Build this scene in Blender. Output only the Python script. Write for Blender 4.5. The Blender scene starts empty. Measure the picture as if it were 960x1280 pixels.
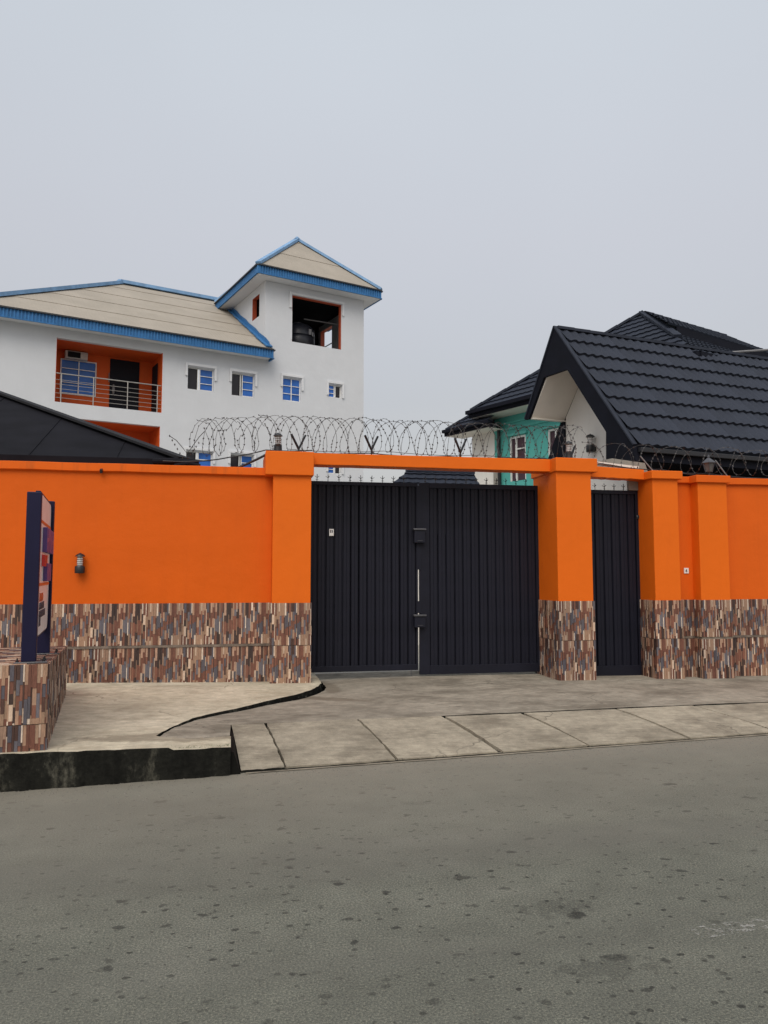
import bpy, bmesh, math, random
from math import sin, cos, radians, pi, sqrt
from mathutils import Vector, Matrix
random.seed(7)
scene = bpy.context.scene
col = scene.collection

# ------------------------------------------------------------------ camera, world, sun, exposure
cam_d = bpy.data.cameras.new('camera'); cam = bpy.data.objects.new('camera', cam_d); col.objects.link(cam)
scene.camera = cam
cam_d.sensor_fit = 'HORIZONTAL'; cam_d.sensor_width = 36.0; cam_d.lens = 36.0*961/960
cam_d.clip_start = .05; cam_d.clip_end = 3000
cam.location = (0, 0, 1.70)
cam.rotation_euler = (pi/2 + math.atan(78/961.0), 0, 0)
scene.render.resolution_x = 768; scene.render.resolution_y = 1024

SUN_EL, SUN_AZ = 50.0, 190.0          # azimuth clockwise from +Y (the way the camera looks)
world = bpy.data.worlds.new("World"); scene.world = world; world.use_nodes = True
wn = world.node_tree; wn.nodes.clear()
out = wn.nodes.new('ShaderNodeOutputWorld')
sky = wn.nodes.new('ShaderNodeTexSky'); sky.sky_type = 'NISHITA'; sky.sun_disc = False
sky.sun_elevation = radians(SUN_EL); sky.sun_rotation = radians(SUN_AZ)
sky.dust_density = 6; sky.air_density = 1.5
bg1 = wn.nodes.new('ShaderNodeBackground'); bg1.inputs['Strength'].default_value = .05
wn.links.new(sky.outputs[0], bg1.inputs['Color'])
# the even overcast layer: grey cloud, a little paler low down
tc = wn.nodes.new('ShaderNodeTexCoord'); sp = wn.nodes.new('ShaderNodeSeparateXYZ')
wn.links.new(tc.outputs['Generated'], sp.inputs[0])
cr = wn.nodes.new('ShaderNodeValToRGB')
e = cr.color_ramp.elements
e[0].position = 0.0; e[0].color = (.550, .540, .550, 1)
e[1].position = .60; e[1].color = (.660, .683, .705, 1)
m_ = cr.color_ramp.elements.new(.22); m_.color = (.527, .513, .530, 1)
m_ = cr.color_ramp.elements.new(.40); m_.color = (.604, .593, .610, 1)
wn.links.new(sp.outputs['Z'], cr.inputs[0])
ns = wn.nodes.new('ShaderNodeTexNoise'); ns.inputs['Scale'].default_value = 1.3; ns.inputs['Detail'].default_value = 3
wn.links.new(tc.outputs['Generated'], ns.inputs['Vector'])
mr = wn.nodes.new('ShaderNodeMapRange'); mr.inputs[1].default_value = .3; mr.inputs[2].default_value = .7
mr.inputs[3].default_value = .955; mr.inputs[4].default_value = 1.045
wn.links.new(ns.outputs['Fac'], mr.inputs[0])
vm = wn.nodes.new('ShaderNodeVectorMath'); vm.operation = 'SCALE'
wn.links.new(cr.outputs[0], vm.inputs[0]); wn.links.new(mr.outputs[0], vm.inputs['Scale'])
bg2 = wn.nodes.new('ShaderNodeBackground'); bg2.inputs['Strength'].default_value = .80
wn.links.new(vm.outputs[0], bg2.inputs['Color'])
ad = wn.nodes.new('ShaderNodeAddShader')
wn.links.new(bg1.outputs[0], ad.inputs[0]); wn.links.new(bg2.outputs[0], ad.inputs[1]); wn.links.new(ad.outputs[0], out.inputs[0])

sl = bpy.data.lights.new('sun', 'SUN'); so = bpy.data.objects.new('sun', sl); col.objects.link(so)
sl.energy = 1.5; sl.angle = radians(45); sl.color = (1, .965, .91)
d_ = Vector((sin(radians(SUN_AZ))*cos(radians(SUN_EL)), cos(radians(SUN_AZ))*cos(radians(SUN_EL)), sin(radians(SUN_EL))))
so.rotation_euler = d_.to_track_quat('Z', 'Y').to_euler()
scene.view_settings.view_transform = 'Standard'; scene.view_settings.look = 'None'
scene.view_settings.exposure = 0.0; scene.view_settings.gamma = 1.0

# ------------------------------------------------------------------ materials
def new_mat(name):
    m = bpy.data.materials.new(name); m.use_nodes = True
    nt = m.node_tree; b = nt.nodes['Principled BSDF']; return m, nt, b
def N(nt, kind, **kw):
    n = nt.nodes.new(kind)
    for k, v in kw.items():
        if k in n.inputs.keys() if hasattr(n.inputs, 'keys') else False: n.inputs[k].default_value = v
        else: setattr(n, k, v)
    return n
def noise(nt, scale, detail=4, rough=.55, vec=None, stretch=None):
    n = nt.nodes.new('ShaderNodeTexNoise'); n.inputs['Scale'].default_value = scale
    n.inputs['Detail'].default_value = detail; n.inputs['Roughness'].default_value = rough
    if vec is None:
        t = nt.nodes.new('ShaderNodeTexCoord'); vec = t.outputs['Object']
    if stretch:
        mp = nt.nodes.new('ShaderNodeMapping'); mp.inputs['Scale'].default_value = stretch
        nt.links.new(vec, mp.inputs[0]); vec = mp.outputs[0]
    nt.links.new(vec, n.inputs['Vector']); return n.outputs['Fac']
def ramp(nt, fac, stops):
    r = nt.nodes.new('ShaderNodeValToRGB'); el = r.color_ramp.elements
    el[0].position, el[0].color = stops[0][0], (*stops[0][1], 1)
    el[1].position, el[1].color = stops[-1][0], (*stops[-1][1], 1)
    for p, c in stops[1:-1]:
        x = el.new(p); x.color = (*c, 1)
    nt.links.new(fac, r.inputs[0]); return r.outputs[0]
def mixc(nt, fac, a, b, mode='MIX'):
    m = nt.nodes.new('ShaderNodeMix'); m.data_type = 'RGBA'; m.blend_type = mode
    for s, v in ((m.inputs[0], fac), (m.inputs[6], a), (m.inputs[7], b)):
        if isinstance(v, (int, float)): s.default_value = v
        elif isinstance(v, tuple): s.default_value = (*v, 1)
        else: nt.links.new(v, s)
    return m.outputs[2]
def bump(nt, b, h, strength=.3, dist=.01, prev=None):
    n = nt.nodes.new('ShaderNodeBump'); n.inputs['Strength'].default_value = strength; n.inputs['Distance'].default_value = dist
    nt.links.new(h, n.inputs['Height'])
    if prev is not None: nt.links.new(prev, n.inputs['Normal'])
    nt.links.new(n.outputs[0], b.inputs['Normal']); return n.outputs[0]
def simple(name, c, rough=.6, metal=0, var=.12, sc=6, bmp=0, bsc=60, spec=.5):
    m, nt, b = new_mat(name)
    f = noise(nt, sc)
    lo = tuple(x*(1-var) for x in c); hi = tuple(min(1, x*(1+var)) for x in c)
    nt.links.new(ramp(nt, f, [(.3, lo), (.7, hi)]), b.inputs['Base Color'])
    b.inputs['Roughness'].default_value = rough; b.inputs['Metallic'].default_value = metal
    b.inputs['Specular IOR Level'].default_value = spec
    if bmp: bump(nt, b, noise(nt, bsc, 3), bmp, .004)
    return m
def plaster(name, c, dirt, var=.10, dirt_amt=.5, patch=None):
    m, nt, b = new_mat(name)
    f = noise(nt, 1.3, 5); base = ramp(nt, f, [(.3, tuple(x*(1-var) for x in c)), (.72, tuple(min(1, x*(1+var*.6)) for x in c))])
    st = noise(nt, 2.2, 6, .6, stretch=(3.2, 3.2, .35))          # streaks run down
    s = ramp(nt, st, [(.52, (0, 0, 0)), (.78, (dirt_amt,)*3)])
    c1 = mixc(nt, s, base, dirt)
    sp_ = noise(nt, 38, 2); s2 = ramp(nt, sp_, [(.70, (0, 0, 0)), (.76, (dirt_amt*.7,)*3)])
    c2 = mixc(nt, s2, c1, dirt)
    nt.links.new(c2, b.inputs['Base Color']); b.inputs['Roughness'].default_value = .62
    b.inputs['Specular IOR Level'].default_value = .2
    h1 = bump(nt, b, noise(nt, 3.0, 5), .35, .03); bump(nt, b, noise(nt, 120, 2), .25, .003, h1)
    return m
M = {}
M['orange_wall'] = plaster('orange_wall_paint', (.645, .105, .003), (.46, .07, .004), .05, .16)
M['orange'] = plaster('orange_paint', (.735, .137, .006), (.53, .09, .01), .04, .12)
M['orange_coping'] = plaster('grimy_orange_coping_paint', (.72, .120, .005), (.10, .05, .02), .06, .42)
M['orange_right'] = plaster('orange_paint_right', (.68, .112, .006), (.47, .08, .01), .05, .16)
M['orange_house'] = plaster('orange_house_paint', (.60, .100, .020), (.35, .06, .02), .05, .2)
M['white_wall'] = plaster('white_wall_paint', (.60, .62, .65), (.50, .51, .52), .035, .12)
M['white_trim'] = plaster('white_trim_paint', (.66, .675, .70), (.54, .545, .55), .03, .1)
M['cream'] = plaster('off_white_wall_paint', (.76, .74, .70), (.55, .52, .46), .03, .2)
M['teal'] = plaster('teal_wall_paint', (.10, .42, .38), (.07, .26, .23), .06, .35)
M['grey_concrete'] = plaster('bare_concrete', (.27, .255, .225), (.12, .11, .10), .2, .7)
M['red_reveal'] = simple('rust_orange_paint', (.42, .075, .03), .6)
M['black_gate'] = simple('black_gate_paint', (.0095, .0102, .0185), .5, 0, .2, 3, .05, 40, .22)
M['gate_rail'] = simple('black_gate_rail_paint', (.0100, .0110, .0185), .45, 0, .2, 3, .05, 40, .28)
M['black_metal'] = simple('black_metal', (.016, .016, .019), .4, .1)
M['grey_edge'] = simple('worn_grey_metal', (.10, .10, .11), .35, .5)
M['light_metal'] = simple('pale_galvanised_metal', (.20, .20, .205), .5, .2)
M['lantern_glass'] = simple('dusty_lantern_glass', (.10, .11, .11), .2)
M['wire'] = simple('razor_wire_steel', (.06, .055, .055), .6, .2, .4, 20)
M['white_metal'] = simple('white_painted_metal', (.75, .75, .73), .35)
M['chrome'] = simple('stainless_steel', (.40, .385, .36), .35, .6)
M['lamp_glass'] = simple('frosted_lamp_glass', (.72, .71, .70), .25)
M['navy'] = simple('navy_sign_paint', (.010, .009, .034), .5, 0, .12, 3, spec=.2)
M['sign_white'] = simple('white_sign_face', (.74, .68, .66), .3)
M['sign_red'] = simple('red_sign_letters', (.55, .02, .012), .35)
M['sign_orange'] = simple('orange_sign_line', (.62, .10, .03), .4)
M['sign_purple'] = simple('purple_sign_letters', (.085, .035, .16), .35)
M['sign_ink'] = simple('black_sign_print', (.05, .05, .07), .5)
M['blue_trim'] = simple('blue_fascia_sheet', (.040, .160, .365), .5, 0, .15, 4, spec=.3)
M['blue_cap'] = simple('blue_ridge_cap', (.17, .32, .53), .6, 0, .2, 3)
M['dark_gutter'] = simple('dark_gutter_edge', (.03, .032, .035), .5)
M['black_roof'] = simple('black_painted_roof', (.0095, .0095, .013), .85, 0, .25, 2, spec=.10)
M['roof_cap'] = simple('dark_roof_cap', (.020, .020, .023), .8, 0, .2, 3, spec=.15)
M['black_cladding'] = simple('black_barge_board', (.0055, .0065, .0125), .7, 0, .2, 3, spec=.14)
M['grey_plastic'] = simple('grey_cooler_case', (.5, .49, .46), .5)
M['dark_room'] = simple('dark_interior', (.014, .015, .019), .9, spec=.1)
M['tank'] = simple('black_plastic_tank', (.02, .022, .03), .35)
M['door_black'] = simple('black_house_door', (.012, .013, .018), .7, spec=.15)
M['curtain'] = simple('dark_curtain', (.06, .03, .045), .8)
M['yard'] = simple('yard_concrete', (.34, .325, .29), .9, 0, .2, 1)
M['white_fascia'] = simple('off_white_soffit', (.74, .70, .64), .6, 0, .06, 2)

def glass_mat(name, c, rough=.08):
    m, nt, b = new_mat(name)
    f = noise(nt, 1.1, 3)
    nt.links.new(ramp(nt, f, [(.35, tuple(x*.7 for x in c)), (.65, tuple(x*1.15 for x in c))]), b.inputs['Base Color'])
    b.inputs['Roughness'].default_value = rough; b.inputs['Specular IOR Level'].default_value = .35
    return m
M['blue_glass'] = glass_mat('blue_reflective_glass', (.030, .135, .47), .25)
M['dark_glass'] = glass_mat('dark_window_glass', (.02, .018, .022))

# stone-strip wall tile: the strip colours are a per-face attribute of the tile mesh
def tile_mat():
    m, nt, b = new_mat('printed_strip_stone_tile')
    a = nt.nodes.new('ShaderNodeAttribute'); a.attribute_name = 'strip'
    g = noise(nt, 45, 5, .7, stretch=(2.5, 2.5, .5))
    v = ramp(nt, g, [(.25, (.62, .60, .60)), (.75, (1.22, 1.18, 1.15))])
    oi = nt.nodes.new('ShaderNodeObjectInfo')
    rv = ramp(nt, oi.outputs['Random'], [(0, (.82, .82, .84)), (1, (1.08, 1.04, 1.0))])
    c1 = mixc(nt, 1.0, a.outputs['Color'], v, 'MULTIPLY'); c2 = mixc(nt, 1.0, c1, rv, 'MULTIPLY')
    t = nt.nodes.new('ShaderNodeNewGeometry')
    d = noise(nt, 1.7, 5, .6, vec=t.outputs['Position']); dd = ramp(nt, d, [(.5, (0, 0, 0)), (.8, (.22,)*3)])
    c3 = mixc(nt, dd, c2, (.115, .095, .075))
    nt.links.new(c3, b.inputs['Base Color']); b.inputs['Roughness'].default_value = .42
    bump(nt, b, g, .4, .004); return m
M['tile'] = tile_mat()
M['grout'] = simple('dirty_grout', (.20, .165, .13), .9, 0, .4, 12, .4, 60)
M['grout_dark'] = simple('mortar_ledge', (.16, .125, .10), .9, 0, .4, 9, .4, 60)

def shingle_mat(name, c, streak=True):
    m, nt, b = new_mat(name)
    g = noise(nt, 260, 2, .6); f = noise(nt, 1.2, 4)
    c1 = ramp(nt, f, [(.3, tuple(x*.85 for x in c)), (.7, tuple(x*1.12 for x in c))])
    c2 = mixc(nt, 1.0, c1, ramp(nt, g, [(.3, (.75,)*3), (.7, (1.25,)*3)]), 'MULTIPLY')
    nt.links.new(c2, b.inputs['Base Color']); b.inputs['Roughness'].default_value = .75
    b.inputs['Specular IOR Level'].default_value = .2
    bump(nt, b, g, .5, .003); return m
M['shingle'] = shingle_mat('charcoal_stone_coated_tile', (.030, .036, .052))
M['shingle_far'] = shingle_mat('charcoal_stone_coated_tile_far', (.024, .030, .046))

def roof_sheet_mat():
    m, nt, b = new_mat('beige_weathered_roof_sheet')
    f = noise(nt, .8, 6, .65); g = noise(nt, 7, 4, .7)
    c1 = ramp(nt, f, [(.3, (.30, .268, .222)), (.7, (.375, .335, .282))])
    c2 = mixc(nt, ramp(nt, g, [(.5, (0, 0, 0)), (.8, (.35,)*3)]), c1, (.27, .245, .19))
    nt.links.new(c2, b.inputs['Base Color']); b.inputs['Roughness'].default_value = .8
    w = nt.nodes.new('ShaderNodeTexWave'); w.inputs['Scale'].default_value = 2.2; w.inputs['Distortion'].default_value = 0
    t = nt.nodes.new('ShaderNodeTexCoord'); nt.links.new(t.outputs['Object'], w.inputs[0])
    bump(nt, b, w.outputs['Fac'], .25, .02); return m
M['roof_sheet'] = roof_sheet_mat()

def asphalt():
    m, nt, b = new_mat('worn_grey_asphalt')
    t = nt.nodes.new('ShaderNodeTexCoord'); P = t.outputs['Object']
    big = noise(nt, .55, 6, .6, P, (1, 2.2, 1)); mid = noise(nt, 4, 5, .6, P); agg = noise(nt, 95, 3, .75, P); ag2 = noise(nt, 300, 1, .6, P)
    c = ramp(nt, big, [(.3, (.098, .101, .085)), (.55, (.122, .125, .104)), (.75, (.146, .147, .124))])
    c = mixc(nt, 1.0, c, ramp(nt, mid, [(.3, (.88,)*3), (.7, (1.10,)*3)]), 'MULTIPLY')
    c = mixc(nt, 1.0, c, ramp(nt, agg, [(.3, (.45,)*3), (.5, (1,)*3), (.70, (1.95, 1.90, 1.75))]), 'MULTIPLY')
    c = mixc(nt, 1.0, c, ramp(nt, ag2, [(.3, (.60,)*3), (.7, (1.45,)*3)]), 'MULTIPLY')
    # tyre-polished bands along the road
    band = noise(nt, 1.0, 3, .5, P, (.06, 1.1, 1)); c = mixc(nt, ramp(nt, band, [(.45, (0, 0, 0)), (.68, (.38,)*3)]), c, (.088, .087, .076))
    # oil drips: one irregular spot in some cells of three sizes
    warp = nt.nodes.new('ShaderNodeTexNoise'); warp.inputs['Scale'].default_value = 14; warp.inputs['Detail'].default_value = 3
    nt.links.new(P, warp.inputs['Vector'])
    for sc, keep, r0, st, k in ((3.0, .58, .14, (.75, 1.0, 1), .85), (6.5, .42, .17, (.7, 1.1, 1), .85), (14, .36, .22, (.8, 1, 1), .75), (1.3, .45, .16, (.45, 1.2, 1), .28)):
        mp = nt.nodes.new('ShaderNodeMapping'); mp.inputs['Scale'].default_value = st; mp.inputs['Location'].default_value = (sc*3.1, sc, 0)
        nt.links.new(P, mp.inputs[0])
        wv = nt.nodes.new('ShaderNodeVectorMath'); wv.operation = 'SCALE'; wv.inputs['Scale'].default_value = .45/sc
        sb = nt.nodes.new('ShaderNodeVectorMath'); sb.operation = 'SUBTRACT'; sb.inputs[1].default_value = (.5, .5, .5)
        nt.links.new(warp.outputs['Color'], sb.inputs[0]); nt.links.new(sb.outputs[0], wv.inputs[0])
        av = nt.nodes.new('ShaderNodeVectorMath'); nt.links.new(mp.outputs[0], av.inputs[0]); nt.links.new(wv.outputs[0], av.inputs[1])
        vo = nt.nodes.new('ShaderNodeTexVoronoi'); vo.voronoi_dimensions = '2D'; vo.inputs['Scale'].default_value = sc
        vo.inputs['Randomness'].default_value = 1
        nt.links.new(av.outputs[0], vo.inputs['Vector'])
        sx = nt.nodes.new('ShaderNodeSeparateXYZ'); nt.links.new(vo.outputs['Color'], sx.inputs[0])
        # radius from the cell's random number
        rr = nt.nodes.new('ShaderNodeMapRange'); rr.inputs[1].default_value = keep; rr.inputs[2].default_value = 1
        rr.inputs[3].default_value = 0; rr.inputs[4].default_value = r0; nt.links.new(sx.outputs[0], rr.inputs[0])
        df = nt.nodes.new('ShaderNodeMath'); df.operation = 'SUBTRACT'; nt.links.new(rr.outputs[0], df.inputs[0]); nt.links.new(vo.outputs['Distance'], df.inputs[1])
        mk = nt.nodes.new('ShaderNodeMapRange'); mk.inputs[1].default_value = -.005; mk.inputs[2].default_value = .05; mk.inputs[4].default_value = k
        nt.links.new(df.outputs[0], mk.inputs[0])
        m2 = nt.nodes.new('ShaderNodeMath'); m2.operation = 'MULTIPLY'; nt.links.new(mk.outputs[0], m2.inputs[0])
        m3 = nt.nodes.new('ShaderNodeMapRange'); m3.inputs[3].default_value = .35; m3.inputs[4].default_value = 1
        nt.links.new(sx.outputs[1], m3.inputs[0]); m3.inputs[3].default_value = .5; nt.links.new(m3.outputs[0], m2.inputs[1])
        if sc > 2:                                     # spots gather in drifts
            mk2 = ramp(nt, noise(nt, .45+sc*.05, 3, .6, P, (.6, 1.3, 1)), [(.36, (.35,)*3), (.54, (1, 1, 1))])
            m4 = nt.nodes.new('ShaderNodeMath'); m4.operation = 'MULTIPLY'; nt.links.new(m2.outputs[0], m4.inputs[0]); nt.links.new(mk2, m4.inputs[1]); m2 = m4
        c = mixc(nt, m2.outputs[0], c, (.008, .008, .008))
    # dust by the kerb and slabs, widened to paint view-angle paling into the road (a strip that follows the road edge)
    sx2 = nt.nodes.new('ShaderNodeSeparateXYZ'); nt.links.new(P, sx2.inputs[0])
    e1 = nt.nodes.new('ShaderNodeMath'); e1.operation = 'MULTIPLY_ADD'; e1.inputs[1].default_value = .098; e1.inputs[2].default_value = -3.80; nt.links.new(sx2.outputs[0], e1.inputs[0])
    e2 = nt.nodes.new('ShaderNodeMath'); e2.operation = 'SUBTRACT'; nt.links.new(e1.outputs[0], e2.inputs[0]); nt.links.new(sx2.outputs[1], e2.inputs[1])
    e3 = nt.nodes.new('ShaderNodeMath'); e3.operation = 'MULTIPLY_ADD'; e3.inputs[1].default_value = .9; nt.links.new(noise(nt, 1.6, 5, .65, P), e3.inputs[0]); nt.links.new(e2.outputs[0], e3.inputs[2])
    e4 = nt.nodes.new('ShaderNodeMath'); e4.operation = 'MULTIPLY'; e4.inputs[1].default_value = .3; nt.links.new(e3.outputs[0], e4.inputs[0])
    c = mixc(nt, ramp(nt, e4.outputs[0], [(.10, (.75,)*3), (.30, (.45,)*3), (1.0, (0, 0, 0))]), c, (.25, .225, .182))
    dn = noise(nt, .35, 4, .6, P, (.5, 1.6, 1)); c = mixc(nt, ramp(nt, dn, [(.5, (0, 0, 0)), (.75, (.30,)*3)]), c, (.19, .18, .155))
    ch = noise(nt, 2.3, 6, .75, P, (.6, 1.8, 1)); c = mixc(nt, ramp(nt, ch, [(.70, (0, 0, 0)), (.80, (.30,)*3)]), c, (.34, .33, .31))
    nt.links.new(c, b.inputs['Base Color']); b.inputs['Roughness'].default_value = .88; b.inputs['Specular IOR Level'].default_value = .3
    n1 = bump(nt, b, agg, .7, .006); bump(nt, b, mid, .3, .02, n1)
    return m
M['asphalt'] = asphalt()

def concrete(name, lo, hi, stain, amt=.5, wet=None):
    m, nt, b = new_mat(name)
    t = nt.nodes.new('ShaderNodeTexCoord'); P = t.outputs['Object']
    f = noise(nt, .9, 7, .62, P); g = noise(nt, 9, 6, .7, P); h = noise(nt, 140, 2, .6, P)
    c = ramp(nt, f, [(.28, lo), (.72, hi)])
    c = mixc(nt, 1.0, c, ramp(nt, g, [(.3, (.74,)*3), (.7, (1.18,)*3)]), 'MULTIPLY')
    s = noise(nt, 1.6, 6, .7, P, (1, 1.6, 1)); c = mixc(nt, ramp(nt, s, [(.46, (0, 0, 0)), (.64, (amt,)*3)]), c, stain)
    k = noise(nt, 26, 4, .6, P, (.5, 1.2, 1)); c = mixc(nt, ramp(nt, k, [(.68, (0, 0, 0)), (.76, (amt*.8,)*3)]), c, tuple(x*.5 for x in stain))
    c = mixc(nt, 1.0, c, ramp(nt, h, [(.3, (.86,)*3), (.7, (1.12,)*3)]), 'MULTIPLY')
    oi = nt.nodes.new('ShaderNodeObjectInfo')
    c = mixc(nt, 1.0, c, ramp(nt, oi.outputs['Random'], [(0, (.84,)*3), (1, (1.06,)*3)]), 'MULTIPLY')
    # trowel scratches and a few hairline cracks
    sc_ = noise(nt, 6, 4, .6, P, (.6, 9, 1)); c = mixc(nt, 1.0, c, ramp(nt, sc_, [(.35, (.88,)*3), (.6, (1.08,)*3)]), 'MULTIPLY')
    wn_ = nt.nodes.new('ShaderNodeTexNoise'); wn_.inputs['Scale'].default_value = 2.5; wn_.inputs['Detail'].default_value = 5; nt.links.new(P, wn_.inputs['Vector'])
    vs_ = nt.nodes.new('ShaderNodeVectorMath'); vs_.operation = 'MULTIPLY_ADD'; vs_.inputs[1].default_value = (.5,)*3; nt.links.new(wn_.outputs['Color'], vs_.inputs[0]); nt.links.new(P, vs_.inputs[2])
    vc = nt.nodes.new('ShaderNodeTexVoronoi'); vc.feature = 'DISTANCE_TO_EDGE'; vc.voronoi_dimensions = '2D'; vc.inputs['Scale'].default_value = .55; nt.links.new(vs_.outputs[0], vc.inputs['Vector'])
    ck = ramp(nt, vc.outputs['Distance'], [(.0, (.75,)*3), (.006, (0, 0, 0))]); km = ramp(nt, noise(nt, 1.1, 2, .5, P), [(.47, (0, 0, 0)), (.56, (1, 1, 1))])
    c = mixc(nt, mixc(nt, 1.0, ck, km, 'MULTIPLY'), c, (.08, .07, .055))
    if wet:
        # damp tongue that has run out of the channel beside the gate pillar
        for (cx, cy, ax, ay, ang, a) in wet:
            mp = nt.nodes.new('ShaderNodeMapping'); mp.vector_type = 'TEXTURE'
            mp.inputs['Location'].default_value = (cx, cy, 0); mp.inputs['Rotation'].default_value = (0, 0, ang); mp.inputs['Scale'].default_value = (ax, ay, 1000)
            nt.links.new(P, mp.inputs[0])
            ln = nt.nodes.new('ShaderNodeVectorMath'); ln.operation = 'LENGTH'; nt.links.new(mp.outputs[0], ln.inputs[0])
            sb = nt.nodes.new('ShaderNodeMath'); sb.operation = 'ADD'; nt.links.new(ln.outputs['Value'], sb.inputs[0])
            ww = noise(nt, 5, 5, .7, P); w2 = nt.nodes.new('ShaderNodeMath'); w2.operation = 'MULTIPLY_ADD'
            w2.inputs[1].default_value = 1.3; w2.inputs[2].default_value = -.65; nt.links.new(ww, w2.inputs[0]); nt.links.new(w2.outputs[0], sb.inputs[1])
            q = ramp(nt, sb.outputs[0], [(.72, (a,)*3), (1.0, (0, 0, 0))])
            c = mixc(nt, q, c, (.13, .105, .075))
    nt.links.new(c, b.inputs['Base Color']); b.inputs['Roughness'].default_value = .9; b.inputs['Specular IOR Level'].default_value = .25
    n1 = bump(nt, b, g, .35, .015); bump(nt, b, h, .3, .003, n1); return m
M['apron'] = concrete('pale_dusty_apron_concrete', (.46, .415, .31), (.64, .575, .45), (.27, .225, .16), .5, wet=[(-2.65, -3.62, .85, .22, .08, .55), (-3.3, -1.6, .3, .9, .3, .15)])
M['driveway'] = concrete('driveway_concrete', (.215, .192, .154), (.34, .305, .248), (.13, .113, .088), .8, wet=[(-1.1, -1.15, .75, .16, 2.55, .6), (-.80, -.25, .13, .55, 0, .55)])
M['slab'] = concrete('cast_slab_concrete', (.27, .238, .185), (.39, .345, .268), (.16, .138, .105), .75)
def kerb_mat():
    m, nt, b = new_mat('mossy_black_kerb')
    a = noise(nt, 2.4, 7, .75, stretch=(1, 1, .5)); g = noise(nt, 22, 5, .7)
    c = ramp(nt, a, [(.36, (.008, .008, .007)), (.54, (.018, .018, .015)), (.60, (.06, .058, .046)), (.68, (.16, .15, .12))])
    c = mixc(nt, 1.0, c, ramp(nt, g, [(.3, (.6,)*3), (.7, (1.3,)*3)]), 'MULTIPLY')
    nt.links.new(c, b.inputs['Base Color']); b.inputs['Roughness'].default_value = .9; b.inputs['Specular IOR Level'].default_value = .12; bump(nt, b, g, .8, .02); return m
M['kerb'] = kerb_mat()
M['black_hole'] = simple('wet_black_grime', (.007, .007, .006), .8, spec=.12)
M['weeds'] = simple('gutter_weed_leaves', (.05, .085, .025), .8)
M['grit'] = simple('loose_grit', (.17, .16, .14), .95, 0, .4, 40, spec=.1)
M['earth'] = simple('bare_sandy_ground', (.22, .20, .16), .95, 0, .2, 1)

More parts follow.
